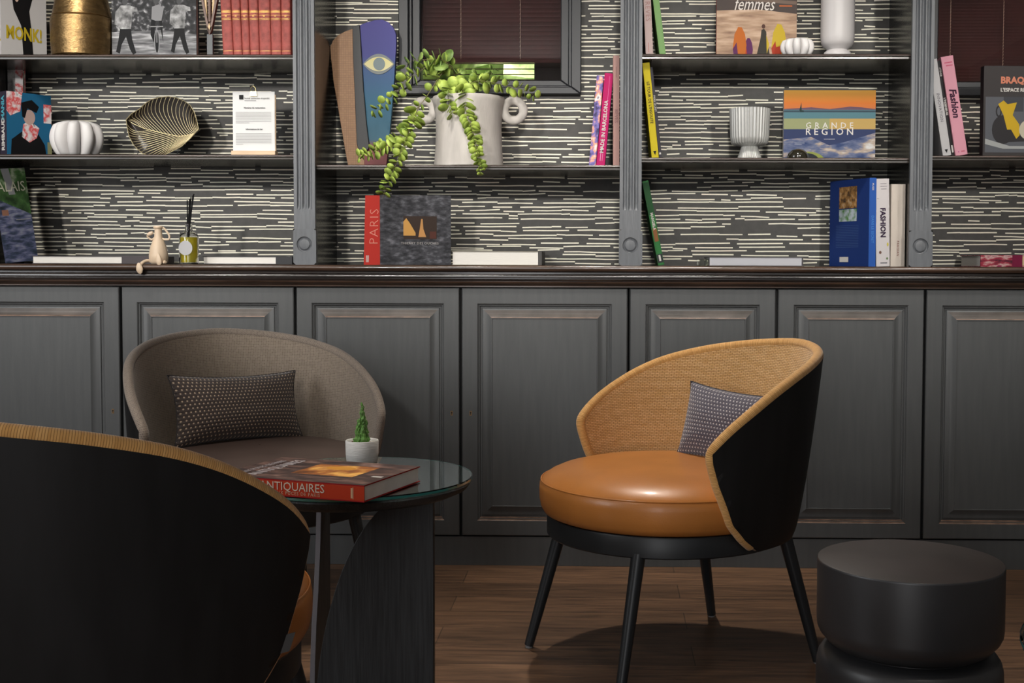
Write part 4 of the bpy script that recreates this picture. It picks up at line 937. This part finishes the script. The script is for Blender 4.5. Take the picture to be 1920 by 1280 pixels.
# ------------------------------------------------------------------ cactus
pc = atz(679, 866, TZ)
CER = mat('white_textured_ceramic', (.62, .6, .57, 1), .6, bump=.5, bump_scale=60, stretch=(1, 1, 5), noise_amt=.06)
pot = thing('potted_cactus', 'small green cactus in a white ridged pot on the glass table', 'plant', T(pc.x, pc.y, TZ))
MB().lathe([(.001, 0), (.031, 0), (.0345, .002), (.0365, .02), (.0372, .049), (.036, .0505), (.034, .049), (.033, .041), (.001, .041)], seg=64, rmod=lambda r, z, t: r*(1+.006*math.sin(z*1400))).build('pot', CER, pot, merge=True, angle=60)
m = MB(); rnd = random.Random(2)
for k in range(160):
    a = rnd.random()*2*PI; r = .031*math.sqrt(rnd.random()); s = rnd.uniform(.0012, .0024); x, y = r*math.cos(a), r*math.sin(a); mi_ = rnd.choice((0, 0, 1))
    m.lathe([(0.0001, -s), (s*.8, -s*.4), (s, 0), (s*.7, s*.5), (.0001, s*.7)], (x, y, .0435), 6, mi_)
m.build('gravel', [flat(190, 170, 145), flat(120, 84, 60)], pot)
CAC = mat('cactus_green', (.11, .25, .05, 1), .5, noise_amt=.4, noise_scale=120, bump=.6, bump_scale=500)
def stemc(m, x, y, z0, hh, r, seed):
    rn = random.Random(seed)
    n = 30
    def P(a, b):
        z = hh*b; t = a*2*PI; rr = r*(1-b*.35)*math.sqrt(max(0, 1-b**7)); rr *= 1+.28*math.sin(t*5+b*5)*math.sin(b*hh/.0065*PI*1.0+math.cos(t*5))
        return (x+rr*math.cos(t)+.0015*math.sin(b*9+seed), y+rr*math.sin(t), z0+z)
    m.grid(P, 30, n*2, wrapu=True)
m = MB()
stemc(m, 0, .0, .04, .083, .0085, 1); stemc(m, .0, .002, .1, .036, .0042, 2); stemc(m, -.0115, .002, .04, .034, .0062, 3); stemc(m, .0105, .003, .04, .028, .0062, 4); stemc(m, .004, -.008, .04, .046, .0065, 5); stemc(m, -.006, -.006, .04, .06, .006, 6); stemc(m, .008, .002, .065, .032, .005, 7); stemc(m, -.009, 0, .07, .026, .004, 8); stemc(m, -.0175, .001, .04, .014, .0045, 9)
m.build('cactus', CAC, pot)
m = MB(); rnd = random.Random(4)
for k in range(190):
    b = rnd.random(); t = rnd.random()*2*PI; r = .0088*(1-b*.45); z = .045+b*.085; d = Vector((math.cos(t), math.sin(t), .35))
    p = Vector((r*math.cos(t), r*math.sin(t), z)); m.tube([p, p+d*.0028], [.0003, .0001], 3)
tag(m.build('spines', flat(225, 225, 190), pot), kind='stuff')

# ------------------------------------------------------------------ vases and ornaments
def ornament(name, label, cat, px, Y, z, group=None, tall=1.):
    o = thing(name, label, cat, T(X_(px, Y, 250), Y, z), group); o.scale = (1, 1, tall); return o
S1 = lambda Y: (Y-CAM.y)/FPX       # metres per pixel at depth Y
BRV = mat('hammered_brass', (.26, .165, .07, 1), .34, metal=.9, noise_amt=.25, noise_scale=30, bump=.7, bump_scale=95, stretch=(1, 1, 2.4))
t = ornament('brass_vase', 'hammered antique brass vase with a rim line, top left shelf', 'vase', 157, .14, zL1, None, 1.04); k = S1(.14)
MB().lathe([(.001, 0), (50*k, 0), (54*k, 3*k), (55.5*k, 30*k), (56*k, 60*k), (55.5*k, 70*k), (54*k, 71.5*k), (52.5*k, 72.5*k), (53.5*k, 73.5*k), (52.5*k, 76*k), (47*k, 102*k), (44*k, 122*k), (36*k, 140*k), (31*k, 150*k), (33*k, 160*k), (31*k, 160*k), (29*k, 150*k), (.001, 135*k)], seg=80).build('vase_body', BRV, t, merge=True)
# V shaped wooden comb ornament on a post
t = ornament('comb_ornament', 'carved V shaped wooden ornament on a grey post, top left shelf', 'ornament', 396, .12, zL1, None, .99); k = S1(.12)
CW = mat('carved_brown_wood', (.14, .08, .06, 1), .45, noise_amt=.2, noise_scale=20); CG = mat('carved_gold_inlay', (.62, .42, .2, 1), .4)
m = MB(); fy = lambda u, v, tt: (u*k, tt, v*k)
m.prism([(-5, 58), (5, 58), (0, 42)], fy, -.008, .008)
for s in (-1, 1):
    m.prism([(0, 42), (s*4, 52), (s*24, 150), (s*19, 150), (s*1.2, 60)], fy, -.008, .008)
    m.prism([(0, 66), (s*2, 68), (s*3, 150), (s*0, 150)], fy, -.007, .007)
m.prism([(-24, 146), (24, 146), (24, 150), (-24, 150)], fy, -.008, .008); m.build('carved_head', CW, t, bevel=.0006)
m = MB()
for s in (-1, 1): m.prism([(s*4.4, 70), (s*6, 70), (s*13, 146), (s*7, 146)], fy, -.005, .003)
m.prism([(-2.2, 57), (0, 51), (2.2, 57), (0, 65)], fy, -.0095, -.006); m.build('inlay', CG, t)
MB().box((-5.5*k, -.006, 0), (5.5*k, .006, 44*k)).build('post', mat('grey_metal_post', (.09, .095, .1, 1), .5), t, bevel=.001)

def ribbed(label, px, Y, z, wpx, hpx, lobes=9, rot=.3):
    t = ornament('ribbed_bud_vase', label, 'vase', px, Y, z, 'white ribbed bud vases', 1.06); k = S1(Y); R_ = wpx/2*k; H = hpx*k
    prof = []
    for q in range(21):
        a = q/20; r = R_*(.52+.48*math.sin(PI*min(1, a*1.02))**.8) if a < .98 else R_*.5
        prof.append((R_*(.62+.38*math.sin(PI*(.02+.9*a))**.75 if a < 1 else .6)*(1 if a < .9 else 1-(a-.9)*2.2), H*a))
    prof[0] = (R_*.5, 0)
    def rm(r, z_, t_):
        q = z_/H; d = abs(math.sin((t_+rot)*lobes/2)); d = d**.38
        return r*(.46+.54*d)
    m = MB().lathe([(.001, 0)]+prof+[(R_*.38, H*.98), (R_*.3, H*.8), (.001, H*.7)], seg=lobes*24, rmod=rm)
    m.build('vase_body', mat('matt_white_porcelain', (.62, .6, .59, 1), .5), t, merge=True, angle=70); return t
ribbed('large white ribbed bud vase on the left middle shelf', 145, .17, zL2, 97, 63)
ribbed('small white ribbed bud vase beside the tall white vase', 1493, .12, zR1, 63, 32, rot=.7)

# leaf dish
t = ornament('leaf_dish', 'dark bronze leaf shaped dish propped upright on the left middle shelf', 'dish', 307, .2, zL2, None, 1.065); k = S1(.2)
ox, oz = 307, 290
top_ = [(238, 224), (248, 213), (262, 205), (272, 196), (284, 188), (300, 184), (316, 182.5), (332, 185), (346, 190), (358, 198), (366, 210), (371, 224), (375, 240)]
bot_ = [(238, 224), (241, 240), (245, 254), (252, 266), (260, 275), (270, 283), (284, 288), (298, 289), (312, 286), (328, 279), (344, 271), (360, 257), (375, 240)]
mid_ = [(238, 224), (248, 230), (258, 234), (268, 238), (280, 241), (294, 244), (308, 247), (322, 250), (335, 252), (346, 251), (356, 249), (366, 246), (375, 240)]
def cv(P, s):
    s = s*(len(P)-1); i = min(int(s), len(P)-2); f = s-i; return Vector((P[i][0]*(1-f)+P[i+1][0]*f, P[i][1]*(1-f)+P[i+1][1]*f))
def leafP(s, v, dy=0):      # v -1 (bottom) .. 0 (midrib) .. 1 (top)
    a = cv(mid_, s); b = cv(top_ if v > 0 else bot_, s); sw = abs(v)
    s2 = max(0, min(1, s-.0*sw)); p = a*(1-sw)+b*sw
    dep = -.018*sw**2+.006-.0
    return Vector(((p.x-ox)*k, dep+dy+(oz-p.y)*k*.12-.01, (oz-p.y)*k+.002))
BRZ = mat('dark_bronze_glaze', (.012, .008, .005, 1), .5, spec=.15, metal=0, coat=.06, noise_amt=.3, noise_scale=14)
m = MB(); 
for dy in (0, .005): m.grid(lambda a, b: leafP(a, -1+2*b, dy), 96, 20)
m.grid(lambda a, b: leafP(a, 1, .005*b), 96, 1); m.grid(lambda a, b: leafP(a, -1, .005*b), 96, 1)
m.build('dish', BRZ, t, merge=True)
m = MB()
for q in range(0, 23):
    for sg in (1, -1):
        se = (.02+.93*q/22) if sg > 0 else (.03+.9*q/22); pts = []
        for b in range(13):
            v = b/12; ss = se+(.2*(1-v)**2.2-.05*math.sin(PI*v) if sg > 0 else .3*(1-v)**1.35)
            if ss <= 1: pts.append(leafP(max(0, ss), sg*v, -.0012))
        if len(pts) > 2: m.tube(pts, .00065, 5)
m.tube([leafP(a/30, 0, -.001) for a in range(31)], .0011, 6)
m.tube([leafP(a/60, 1, 0) for a in range(61)]+[leafP(1-a/60, -1, 0) for a in range(61)], .0013, 6)
m.build('veins', mat('brass_vein', (.5, .42, .24, 1), .35, metal=.5), t)
m = MB()
for sx in (-.075, .055): m.tube([(sx, -.02, .022), (sx-.004, -.03, .004), (sx-.003, -.02, .001), (sx, .03, .001), (sx, .03, .05)], .0014, 6)
m.tube([(-.075, .03, .02), (.055, .03, .02)], .0014, 6); m.build('wire_stand', BMET, t)

# menu holder
Y = .16; k = S1(Y); t = ornament('menu_holder', 'white printed notice clipped to a small pale wooden stand', 'menu holder', 477, Y, zL2, None, 1.045)
PW = mat('pale_beech', (.6, .43, .28, 1), .55, noise_amt=.12, noise_scale=20, stretch=(.5, 4, 4))
MB().box((-42*k, -.014, 0), (41*k, .02, 11.5*k)).build('stand_base', PW, t, bevel=.001)
MB().box((-37*k, -.002, 8*k), (41*k, .004, 112*k)).build('back_board', PW, t, bevel=.001)
MB().grid(lambda a, b: ((-39.5+79*a)*k, -.0045-.002*math.sin(b*3)*(.5+.5*a), (10+107*b)*k), 6, 12).build('notice_sheet', mat('white_paper', (.64, .64, .63, 1), .7), t)
m = MB(); ink = 0
def ln(x0, x1, z, th=.7, mi_=0): m.box((x0*k, -.0073, z*k), (x1*k, -.0071, (z+th)*k), mi_)
m.box((-27*k, -.0075, 103*k), (-19*k, -.0072, 111*k), 0)
m.mesh(textmesh('hotel armoise majestic', 5.2*k, 'LEFT', 0), T(-17*k, -.0073, 105*k) @ RX(90), 1)
ln(-17, 5, 100.5, .8, 1)
m.mesh(textmesh('Horaires de restauration', 4*k, 'CENTER', .0001), T(2*k, -.0073, 88*k) @ RX(90), 0)
m.mesh(textmesh('Informations du bar', 4*k, 'CENTER', .0001), T(1*k, -.0073, 50*k) @ RX(90), 0)
for q in range(8): ln(-34, 33 if q != 7 else -8, 80-q*2.7, .6, 2)
for q in range(8): ln(-34, 33 if q != 7 else -20, 42-q*2.7, .6, 2)
m.build('printed_text', [BLACK, flat(110, 108, 106), flat(168, 166, 164)], t, smooth=False, fix=False)
m = MB(); gz = 117*k
m.prism([(-7*k, gz-8*k), (7*k, gz-8*k), (5*k, gz+.5*k), (-5*k, gz+.5*k)], lambda u, v, tt: (u, tt, v), -.010, .006)
m.tube([(-5*k, -.009, gz), (-4.5*k, -.011, gz+6*k), (0, -.011, gz+10*k), (4.5*k, -.011, gz+6*k), (5*k, -.009, gz)], .0009, 6)
m.build('clip', mat('gold_clip', (.75, .62, .3, 1), .3, metal=.9), t)

# figurine
k = S1(-.01); fx = at(297, 490, -.01)
t = thing('monkey_figurine', 'cream ceramic long limbed figurine sitting on the worktop edge', 'figurine', T(fx.x, -.008, zW))
CRM = mat('cream_ceramic', (.62, .48, .34, 1), .42, noise_amt=.05, noise_scale=30, sheen=.1)
m = MB().lathe([(.001, 0), (13*k, 0), (17*k, 4*k), (17.5*k, 16*k), (15.5*k, 30*k), (11*k, 42*k), (7.5*k, 50*k), (6.8*k, 60*k), (6.6*k, 66*k), (8.6*k, 67*k), (9.4*k, 69.5*k), (8.2*k, 71.5*k), (.001, 71*k)], seg=40, mf=None)
m.build('body', CRM, t, merge=True, angle=50)
MB().tube(catmull([(7*k, 0, 48*k), (14*k, -.001, 46*k), (20*k, 0, 47*k), (21*k, 0, 53*k), (17*k, 0, 60*k), (12*k, 0, 66*k), (8*k, 0, 69*k)]), [1.9*k]*48+[1.2*k], 8).build('arm', CRM, t)
MB().tube(catmull([(-6*k, 0, 50*k), (-12*k, -.001, 46*k), (-18*k, -.001, 49*k), (-20*k, -.002, 53*k), (-16*k, -.004, 56*k), (-9*k, -.006, 58*k)]), 1.9*k, 8).build('arm', CRM, t)
MB().lathe([(.001, -3.2*k), (3*k, -2.4*k), (3.8*k, 0), (3*k, 2.4*k), (.001, 3.2*k)], seg=20).xf(T(-14*k, -.006, 57*k) @ RY(65) @ Matrix.Diagonal((1, .8, 2.1, 1))).build('hand', CRM, t)
MB().tube(catmull([(-12*k, -.004, 5*k), (-19*k, -.016, 6*k), (-25*k, -.026, 2*k), (-28*k, -.033, -4*k)]), 3.2*k, 10).build('leg', CRM, t)
MB().lathe([(.001, -11*k), (4*k, -9*k), (6.6*k, -3*k), (5.6*k, 4*k), (2.6*k, 9.5*k), (.001, 10.5*k)], seg=24).xf(T(-28*k, -.037, -8*k) @ RY(-10) @ Matrix.Diagonal((1, .45, 1, 1))).build('foot', CRM, t)
MB().tube(catmull([(8*k, -.006, 4*k), (14*k, -.012, 3*k), (17*k, -.019, 3*k), (15*k, -.024, 4*k)]), 3*k, 10).build('leg', CRM, t)
MB().lathe([(.001, -12*k), (4.6*k, -9*k), (5.4*k, -3*k), (4*k, 5*k), (2*k, 11*k), (.001, 12*k)], seg=24).xf(T(6*k, -.027, 9*k) @ RY(-8) @ Matrix.Diagonal((1, .45, 1, 1))).build('foot', CRM, t)

# reed diffuser
Y = .06; k = S1(Y); t = ornament('reed_diffuser', 'glass bottle of yellow scented oil with black reeds', 'diffuser', 352, Y, zW)
MB().lathe([(.001, 0), (16*k, 0), (18*k, 2*k), (18*k, 50*k), (15*k, 58*k), (7*k, 62*k), (6.5*k, 76*k), (8*k, 77*k), (6*k, 77*k), (5*k, 62*k), (13.5*k, 56*k), (16.2*k, 50*k), (16.2*k, 3*k), (.001, 3*k)], seg=48).build('bottle', BGLASS, t, merge=True)
MB().lathe([(.001, 3.4*k), (15.8*k, 3.4*k), (15.9*k, 50*k), (.001, 50*k)], seg=40).build('scented_oil', mat('yellow_oil', (.85, .7, .03, 1), .1, trans=.35), t, merge=True)
rnd = random.Random(8)
for q, (xa, xb) in enumerate(((-6, -1), (-3, 3), (0, 5), (4, 8), (-2, 9))):
    MB().tube([(-xb*.5*k, (q-2)*.002, 5*k), (xa*.3*k, (q-2)*.0015, 66*k), (xb*k, (q-2)*.003, (120+q*3)*k)], 1.25*k, 8).build('reed', BLACK, t)
MB().prism(ell(0, 30*k, 13*k, 13.5*k, 24), lambda u, v, tt: (u, tt, v), -18.6*k-.0005, -18.6*k+.0006).build('tag_disc', flat(205, 204, 206), t)
MB().tube([(0, -18.4*k, 43*k), (0, -12*k, 58*k), (0, -7*k, 62*k)], .0007, 5).build('string', flat(200, 200, 200), t)

# mask
Y = .27; k = S1(Y); mx = 684; t = ornament('painted_mask', 'tall wooden face ornament, half tan wood and half blue, with one eye', 'ornament', mx, Y, zC, None, 1.018)
def mp_(P): return [((x-mx)*k, (309-y)*k) for x, y in P]
fm = lambda u, v, tt: (u, tt, v)
TAN = mat('tan_engraved_wood', (.33, .19, .1, 1), .55, noise_amt=.18, noise_scale=14, stretch=(6, 6, 1), bump=.3, bump_scale=80)
TAN2 = mat('tan_engraved_wood_deep', (.29, .155, .075, 1), .55, noise_amt=.18, noise_scale=14, stretch=(6, 6, 1), bump=.3, bump_scale=80)
def wtan():
    m = bpy.data.materials.new('grid_engraved_wood'); m.use_nodes = True; nt = m.node_tree; b = nt.nodes['Principled BSDF']
    tc = nt.nodes.new('ShaderNodeTexCoord'); mp = nt.nodes.new('ShaderNodeMapping'); mp.inputs['Rotation'].default_value = (PI/2, 0, 0); nt.links.new(tc.outputs['Object'], mp.inputs[0])
    br = nt.nodes.new('ShaderNodeTexBrick'); br.offset = 0; br.inputs['Scale'].default_value = 1; br.inputs['Brick Width'].default_value = .0075; br.inputs['Row Height'].default_value = .0075; br.inputs['Mortar Size'].default_value = .0005
    br.inputs['Color1'].default_value = (.3, .165, .08, 1); br.inputs['Color2'].default_value = (.26, .14, .068, 1); br.inputs['Mortar'].default_value = (.2, .1, .05, 1)
    nt.links.new(mp.outputs[0], br.inputs['Vector']); nt.links.new(br.outputs['Color'], b.inputs['Base Color']); b.inputs['Roughness'].default_value = .55; return m
TG = wtan()
L_ = [(665, 52), (650, 57), (636, 64), (626, 74), (621, 86), (622, 104), (627, 150), (634, 190), (644, 250), (650, 285), (655, 309), (684, 309), (684, 52)]
MB().prism(mp_(L_), fm, -.009, .009).build('wood_half', TG, t, bevel=.001)
RG = grad_cover('purple_to_teal_paint', [(0, sr(132, 76, 80)), (.16, sr(140, 82, 80)), (.2, sr(70, 110, 130)), (.45, sr(62, 112, 140)), (.7, sr(74, 98, 148)), (.76, sr(82, 84, 150)), (1, sr(88, 84, 156))], 0, 272*k, .45)
R_ = [(684, 309), (724, 309), (728, 280), (736, 200), (741, 140), (744.5, 80), (744, 62), (739, 50), (730, 41), (718, 36), (706, 37), (690, 41), (677, 46), (678, 60), (684, 180), (684, 285)]
MB().prism(mp_(R_), fm, -.011, .009).build('painted_half', RG, t, bevel=.001)
N_ = [(664, 50), (677, 46), (679, 70), (684, 160), (690, 230), (694, 262), (693, 272), (688, 275), (680, 275), (674, 271), (671, 262), (668, 180), (665, 110)]
MB().prism(mp_(N_), fm, -.021, -.010).build('nose', mat('black_nose_paint', (.02, .021, .023, 1), .5), t, bevel=.0015)
def lens(cx, cy, rx, ry): return [(cx+rx*(q/12-1), cy+ry*(1-(q/12-1)**2)) for q in range(25)]+[(cx+rx*(1-q/12), cy-ry*(1-(1-q/12)**2)) for q in range(1, 24)]
e = MB().prism(mp_(lens(712, 117, 29.5, 18.5)), fm, -.0135, -.011).build('eye', mat('eye_rim_grey', (.14, .16, .16, 1), .5), t)
MB().prism(mp_(lens(712, 117, 27, 13)), fm, -.0145, -.0135).build('eye_white', grad_cover('cream_eye_paint', [(0, sr(235, 228, 180)), (1, sr(235, 225, 160))], 180*k, 200*k), e)
MB().prism(mp_(ell(713, 117, 11, 11.5, 28)), fm, -.0155, -.0145).build('pupil', mat('slate_pupil', (.13, .17, .18, 1), .5), e)

# big vase with ring handles
Y = .19; k = S1(Y); VX = 879; t = ornament('ring_handled_vase', 'large whitewashed vase with two ring handles holding eucalyptus', 'vase', VX, Y, zC, None, .955)
VM = mat('whitewashed_clay', (.5, .465, .43, 1), .75, noise_amt=.14, noise_scale=9, stretch=(2.5, 2.5, .7), bump=.35, bump_scale=60)
MB().lathe([(.001, 0), (60*k, 0), (65*k, 1.5*k), (64*k, 12*k), (62*k, 40*k), (61*k, 75*k), (62*k, 100*k), (65*k, 118*k), (67*k, 128*k), (67.5*k, 134*k), (66*k, 137*k), (63*k, 136*k), (59*k, 120*k), (56*k, 60*k), (.001, 10*k)], seg=80).build('vase_body', VM, t, merge=True, angle=60)
for s in (-1, 1):
    m = MB(); cx, cz = s*84*k, 112*k
    m.grid(lambda a, b: (cx+(18+8.2*math.cos(b*2*PI))*k*math.cos(a*2*PI), 6.2*k*math.sin(b*2*PI), cz+(18+8.2*math.cos(b*2*PI))*1.06*k*math.sin(a*2*PI)), 48, 16, wrapu=True)
    m.build('handle', VM, t, merge=True, angle=80)

# eucalyptus
LEAF = mat('eucalyptus_leaf', (.26, .42, .06, 1), .5, noise_amt=.45, noise_scale=28, spec=.4, col2=(.55, .68, .14, 1))
STEM = mat('eucalyptus_stem', (.16, .14, .06, 1), .6)
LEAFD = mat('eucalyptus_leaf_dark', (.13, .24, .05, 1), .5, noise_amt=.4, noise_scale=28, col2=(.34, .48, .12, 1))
rnd = random.Random(21)
def branch(label, pts, leaf, step, lm, stem_r=.0012, dense=1., tipgrow=.6, droop=0):
    P = catmull([at(x, y, Y_) for x, y, Y_ in pts], 14); root = thing('eucalyptus_branch', label, 'plant', T(*P[0]), 'eucalyptus branches in the ring handled vase')
    Mi_ = T(*(-P[0])); n = len(P)
    MB().tube(P, [stem_r*(1-.6*i/n) for i in range(n)], 6).xf(Mi_).build('stem', STEM, root)
    m = MB(); acc = 0; L = sum((P[i+1]-P[i]).length for i in range(n-1)); s = 0; phase = rnd.random()*6
    for i in range(n-1):
        d = P[i+1]-P[i]; s += d.length; acc += d.length
        if acc >= step and s > L*.06:
            acc = 0; tdir = d.normalized(); phase += PI/2+rnd.uniform(-.3, .3)
            side = tdir.cross(Vector((0, 1, 0))).normalized(); bn = tdir.cross(side)
            for sg in (0, PI)+((PI/2,) if dense > 1.2 else ()):
                a = phase+sg; out = (side*math.cos(a)+bn*math.sin(a)*.8+tdir*.35).normalized()
                sz = leaf*rnd.uniform(.8, 1.3)*(1-(1-tipgrow)*s/L)
                base = P[i]+out*.0015; nrm = out.cross(tdir).normalized(); nrm = (nrm.cross(out)+Vector((rnd.uniform(-.5, .5), -rnd.uniform(.3, 1.0), rnd.uniform(-.3, .6)))).normalized()
                wv = nrm.cross(out).normalized(); nr = out.cross(wv)
                i0 = len(m.v); ring = []
                for q in range(10):
                    w_ = 2*PI*q/10; u = .5+.5*math.cos(w_); vv_ = math.sin(w_)*.49
                    cup = -.07*abs(math.sin(w_))+.03*math.sin(u*PI)
                    ring.append(base+out*(u*sz+.002)+wv*(vv_*sz)-nr*(cup*sz))
                c = base+out*(.5*sz+.002)
                m.v += [tuple(Mi_ @ p_) for p_ in [c]+ring]
                for q in range(10): m.f.append((i0, i0+1+q, i0+1+(q+1) % 10)); m.m.append(0); m.uv.append(None)
    f = m.build('leaves', lm, root, merge=False, fix=False, angle=180); so_ = f.modifiers.new('thick', 'SOLIDIFY'); so_.thickness = .0004
    return root
branch('thick eucalyptus stem arching out of the vase over its left handle', [(858, 182, .18), (852, 140, .16), (846, 124, .14), (836, 128, .12), (815, 158, .09), (797, 185, .07), (780, 205, .06)], .032, .034, LEAF, .0026)
branch('long eucalyptus sprig trailing below the shelf to the red-spined book', [(786, 198, .06), (776, 222, .05), (768, 245, .045), (757, 270, .03), (748, 295, .015), (738, 318, .008), (727, 340, .006), (717, 372, .008)], .034, .0165, LEAF, .0013, dense=1.5)
branch('eucalyptus sprig reaching left across the blue mask half', [(842, 128, .13), (815, 118, .11), (785, 135, .1), (762, 150, .1), (748, 168, .1), (733, 185, .1), (716, 198, .1), (700, 214, .1)], .034, .015, LEAF, .0011, dense=1)
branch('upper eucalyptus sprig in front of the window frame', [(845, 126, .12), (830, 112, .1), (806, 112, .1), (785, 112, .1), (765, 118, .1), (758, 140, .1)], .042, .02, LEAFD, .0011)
branch('low eucalyptus sprig reaching left to the base of the mask', [(770, 240, .05), (752, 258, .06), (735, 268, .07), (715, 275, .08), (700, 285, .08), (684, 292, .08), (672, 294, .08)], .032, .013, LEAF, .0011, dense=1.5)
branch('dense eucalyptus sprig hanging down the front of the vase', [(862, 176, .15), (866, 168, .10), (870, 180, .085), (872, 200, .08), (878, 222, .07), (887, 248, .05), (893, 275, .03), (899, 302, .012), (903, 326, .01)], .036, .0105, LEAF, .0013, dense=1.5, tipgrow=.4)
branch('short eucalyptus sprig falling in front of the vase rim', [(850, 180, .15), (843, 165, .10), (840, 180, .085), (842, 200, .08), (850, 218, .075)], .04, .015, LEAF, .0011, dense=1.5)
branch('eucalyptus sprig spreading right over the vase handle', [(868, 180, .18), (876, 160, .15), (895, 152, .13), (920, 154, .12), (945, 160, .11), (970, 166, .1), (990, 172, .1), (1002, 180, .1)], .036, .017, LEAF, .0011)
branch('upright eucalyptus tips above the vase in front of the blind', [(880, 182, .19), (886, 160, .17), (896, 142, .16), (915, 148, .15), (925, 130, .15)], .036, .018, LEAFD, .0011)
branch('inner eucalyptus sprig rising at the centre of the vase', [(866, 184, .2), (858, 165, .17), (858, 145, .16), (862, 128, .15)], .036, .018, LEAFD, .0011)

# tall white vase
Y = .115; k = S1(Y); t = ornament('tall_vase', 'tall plain white footed vase on the top right shelf', 'vase', 1568, Y, zR1, None, 1.06)
MB().lathe([(.001, 0), (26*k, 0), (27*k, 2*k), (24*k, 8*k), (19*k, 12*k), (20*k, 14*k), (27*k, 18*k), (30*k, 25*k), (31*k, 34*k), (31*k, 150*k), (29*k, 150*k), (28*k, 40*k), (.001, 30*k)], seg=64).build('vase_body', mat('satin_white_ceramic', (.5, .48, .475, 1), .4), t, merge=True, angle=60)
# ribbed silver goblet
Y = .2; k = S1(Y); t = ornament('ribbed_goblet', 'silvery ribbed glass goblet on the right middle shelf', 'goblet', 1405.5, Y, zR2, None, 1.085)
SIL = mat('silvered_ribbed_glass', (.46, .46, .44, 1), .34, metal=.35, coat=.5)
MB().lathe([(.001, 0), (23*k, 0), (24*k, 1.5*k), (21*k, 8*k), (17*k, 18*k), (15*k, 25*k), (20*k, 26.5*k), (29*k, 28*k), (33*k, 31*k), (35*k, 40*k), (37*k, 86*k), (37.5*k, 89*k), (35.5*k, 89*k), (33*k, 45*k), (.001, 36*k)], seg=216, rmod=lambda r, z, a: r*(1+.028*math.cos(36*a)) if r > .01 else r).build('goblet', SIL, t, merge=True, angle=70)
# dark round paperweight in front of the landscape book
Y = .1; k = S1(Y); t = thing('glass_paperweight', 'small dark domed paperweight in front of the landscape book', 'paperweight', T(X_(1496, Y, 290), Y, zR2))
MB().lathe([(.001, 0), (19*k, 0), (20*k, 3*k), (18*k, 10*k), (12*k, 16*k), (5*k, 18.5*k), (.0005, 19*k)], seg=48).build('dome', mat('dark_polished_stone', (.02, .018, .012, 1), .08, coat=1), t, merge=True, angle=70)
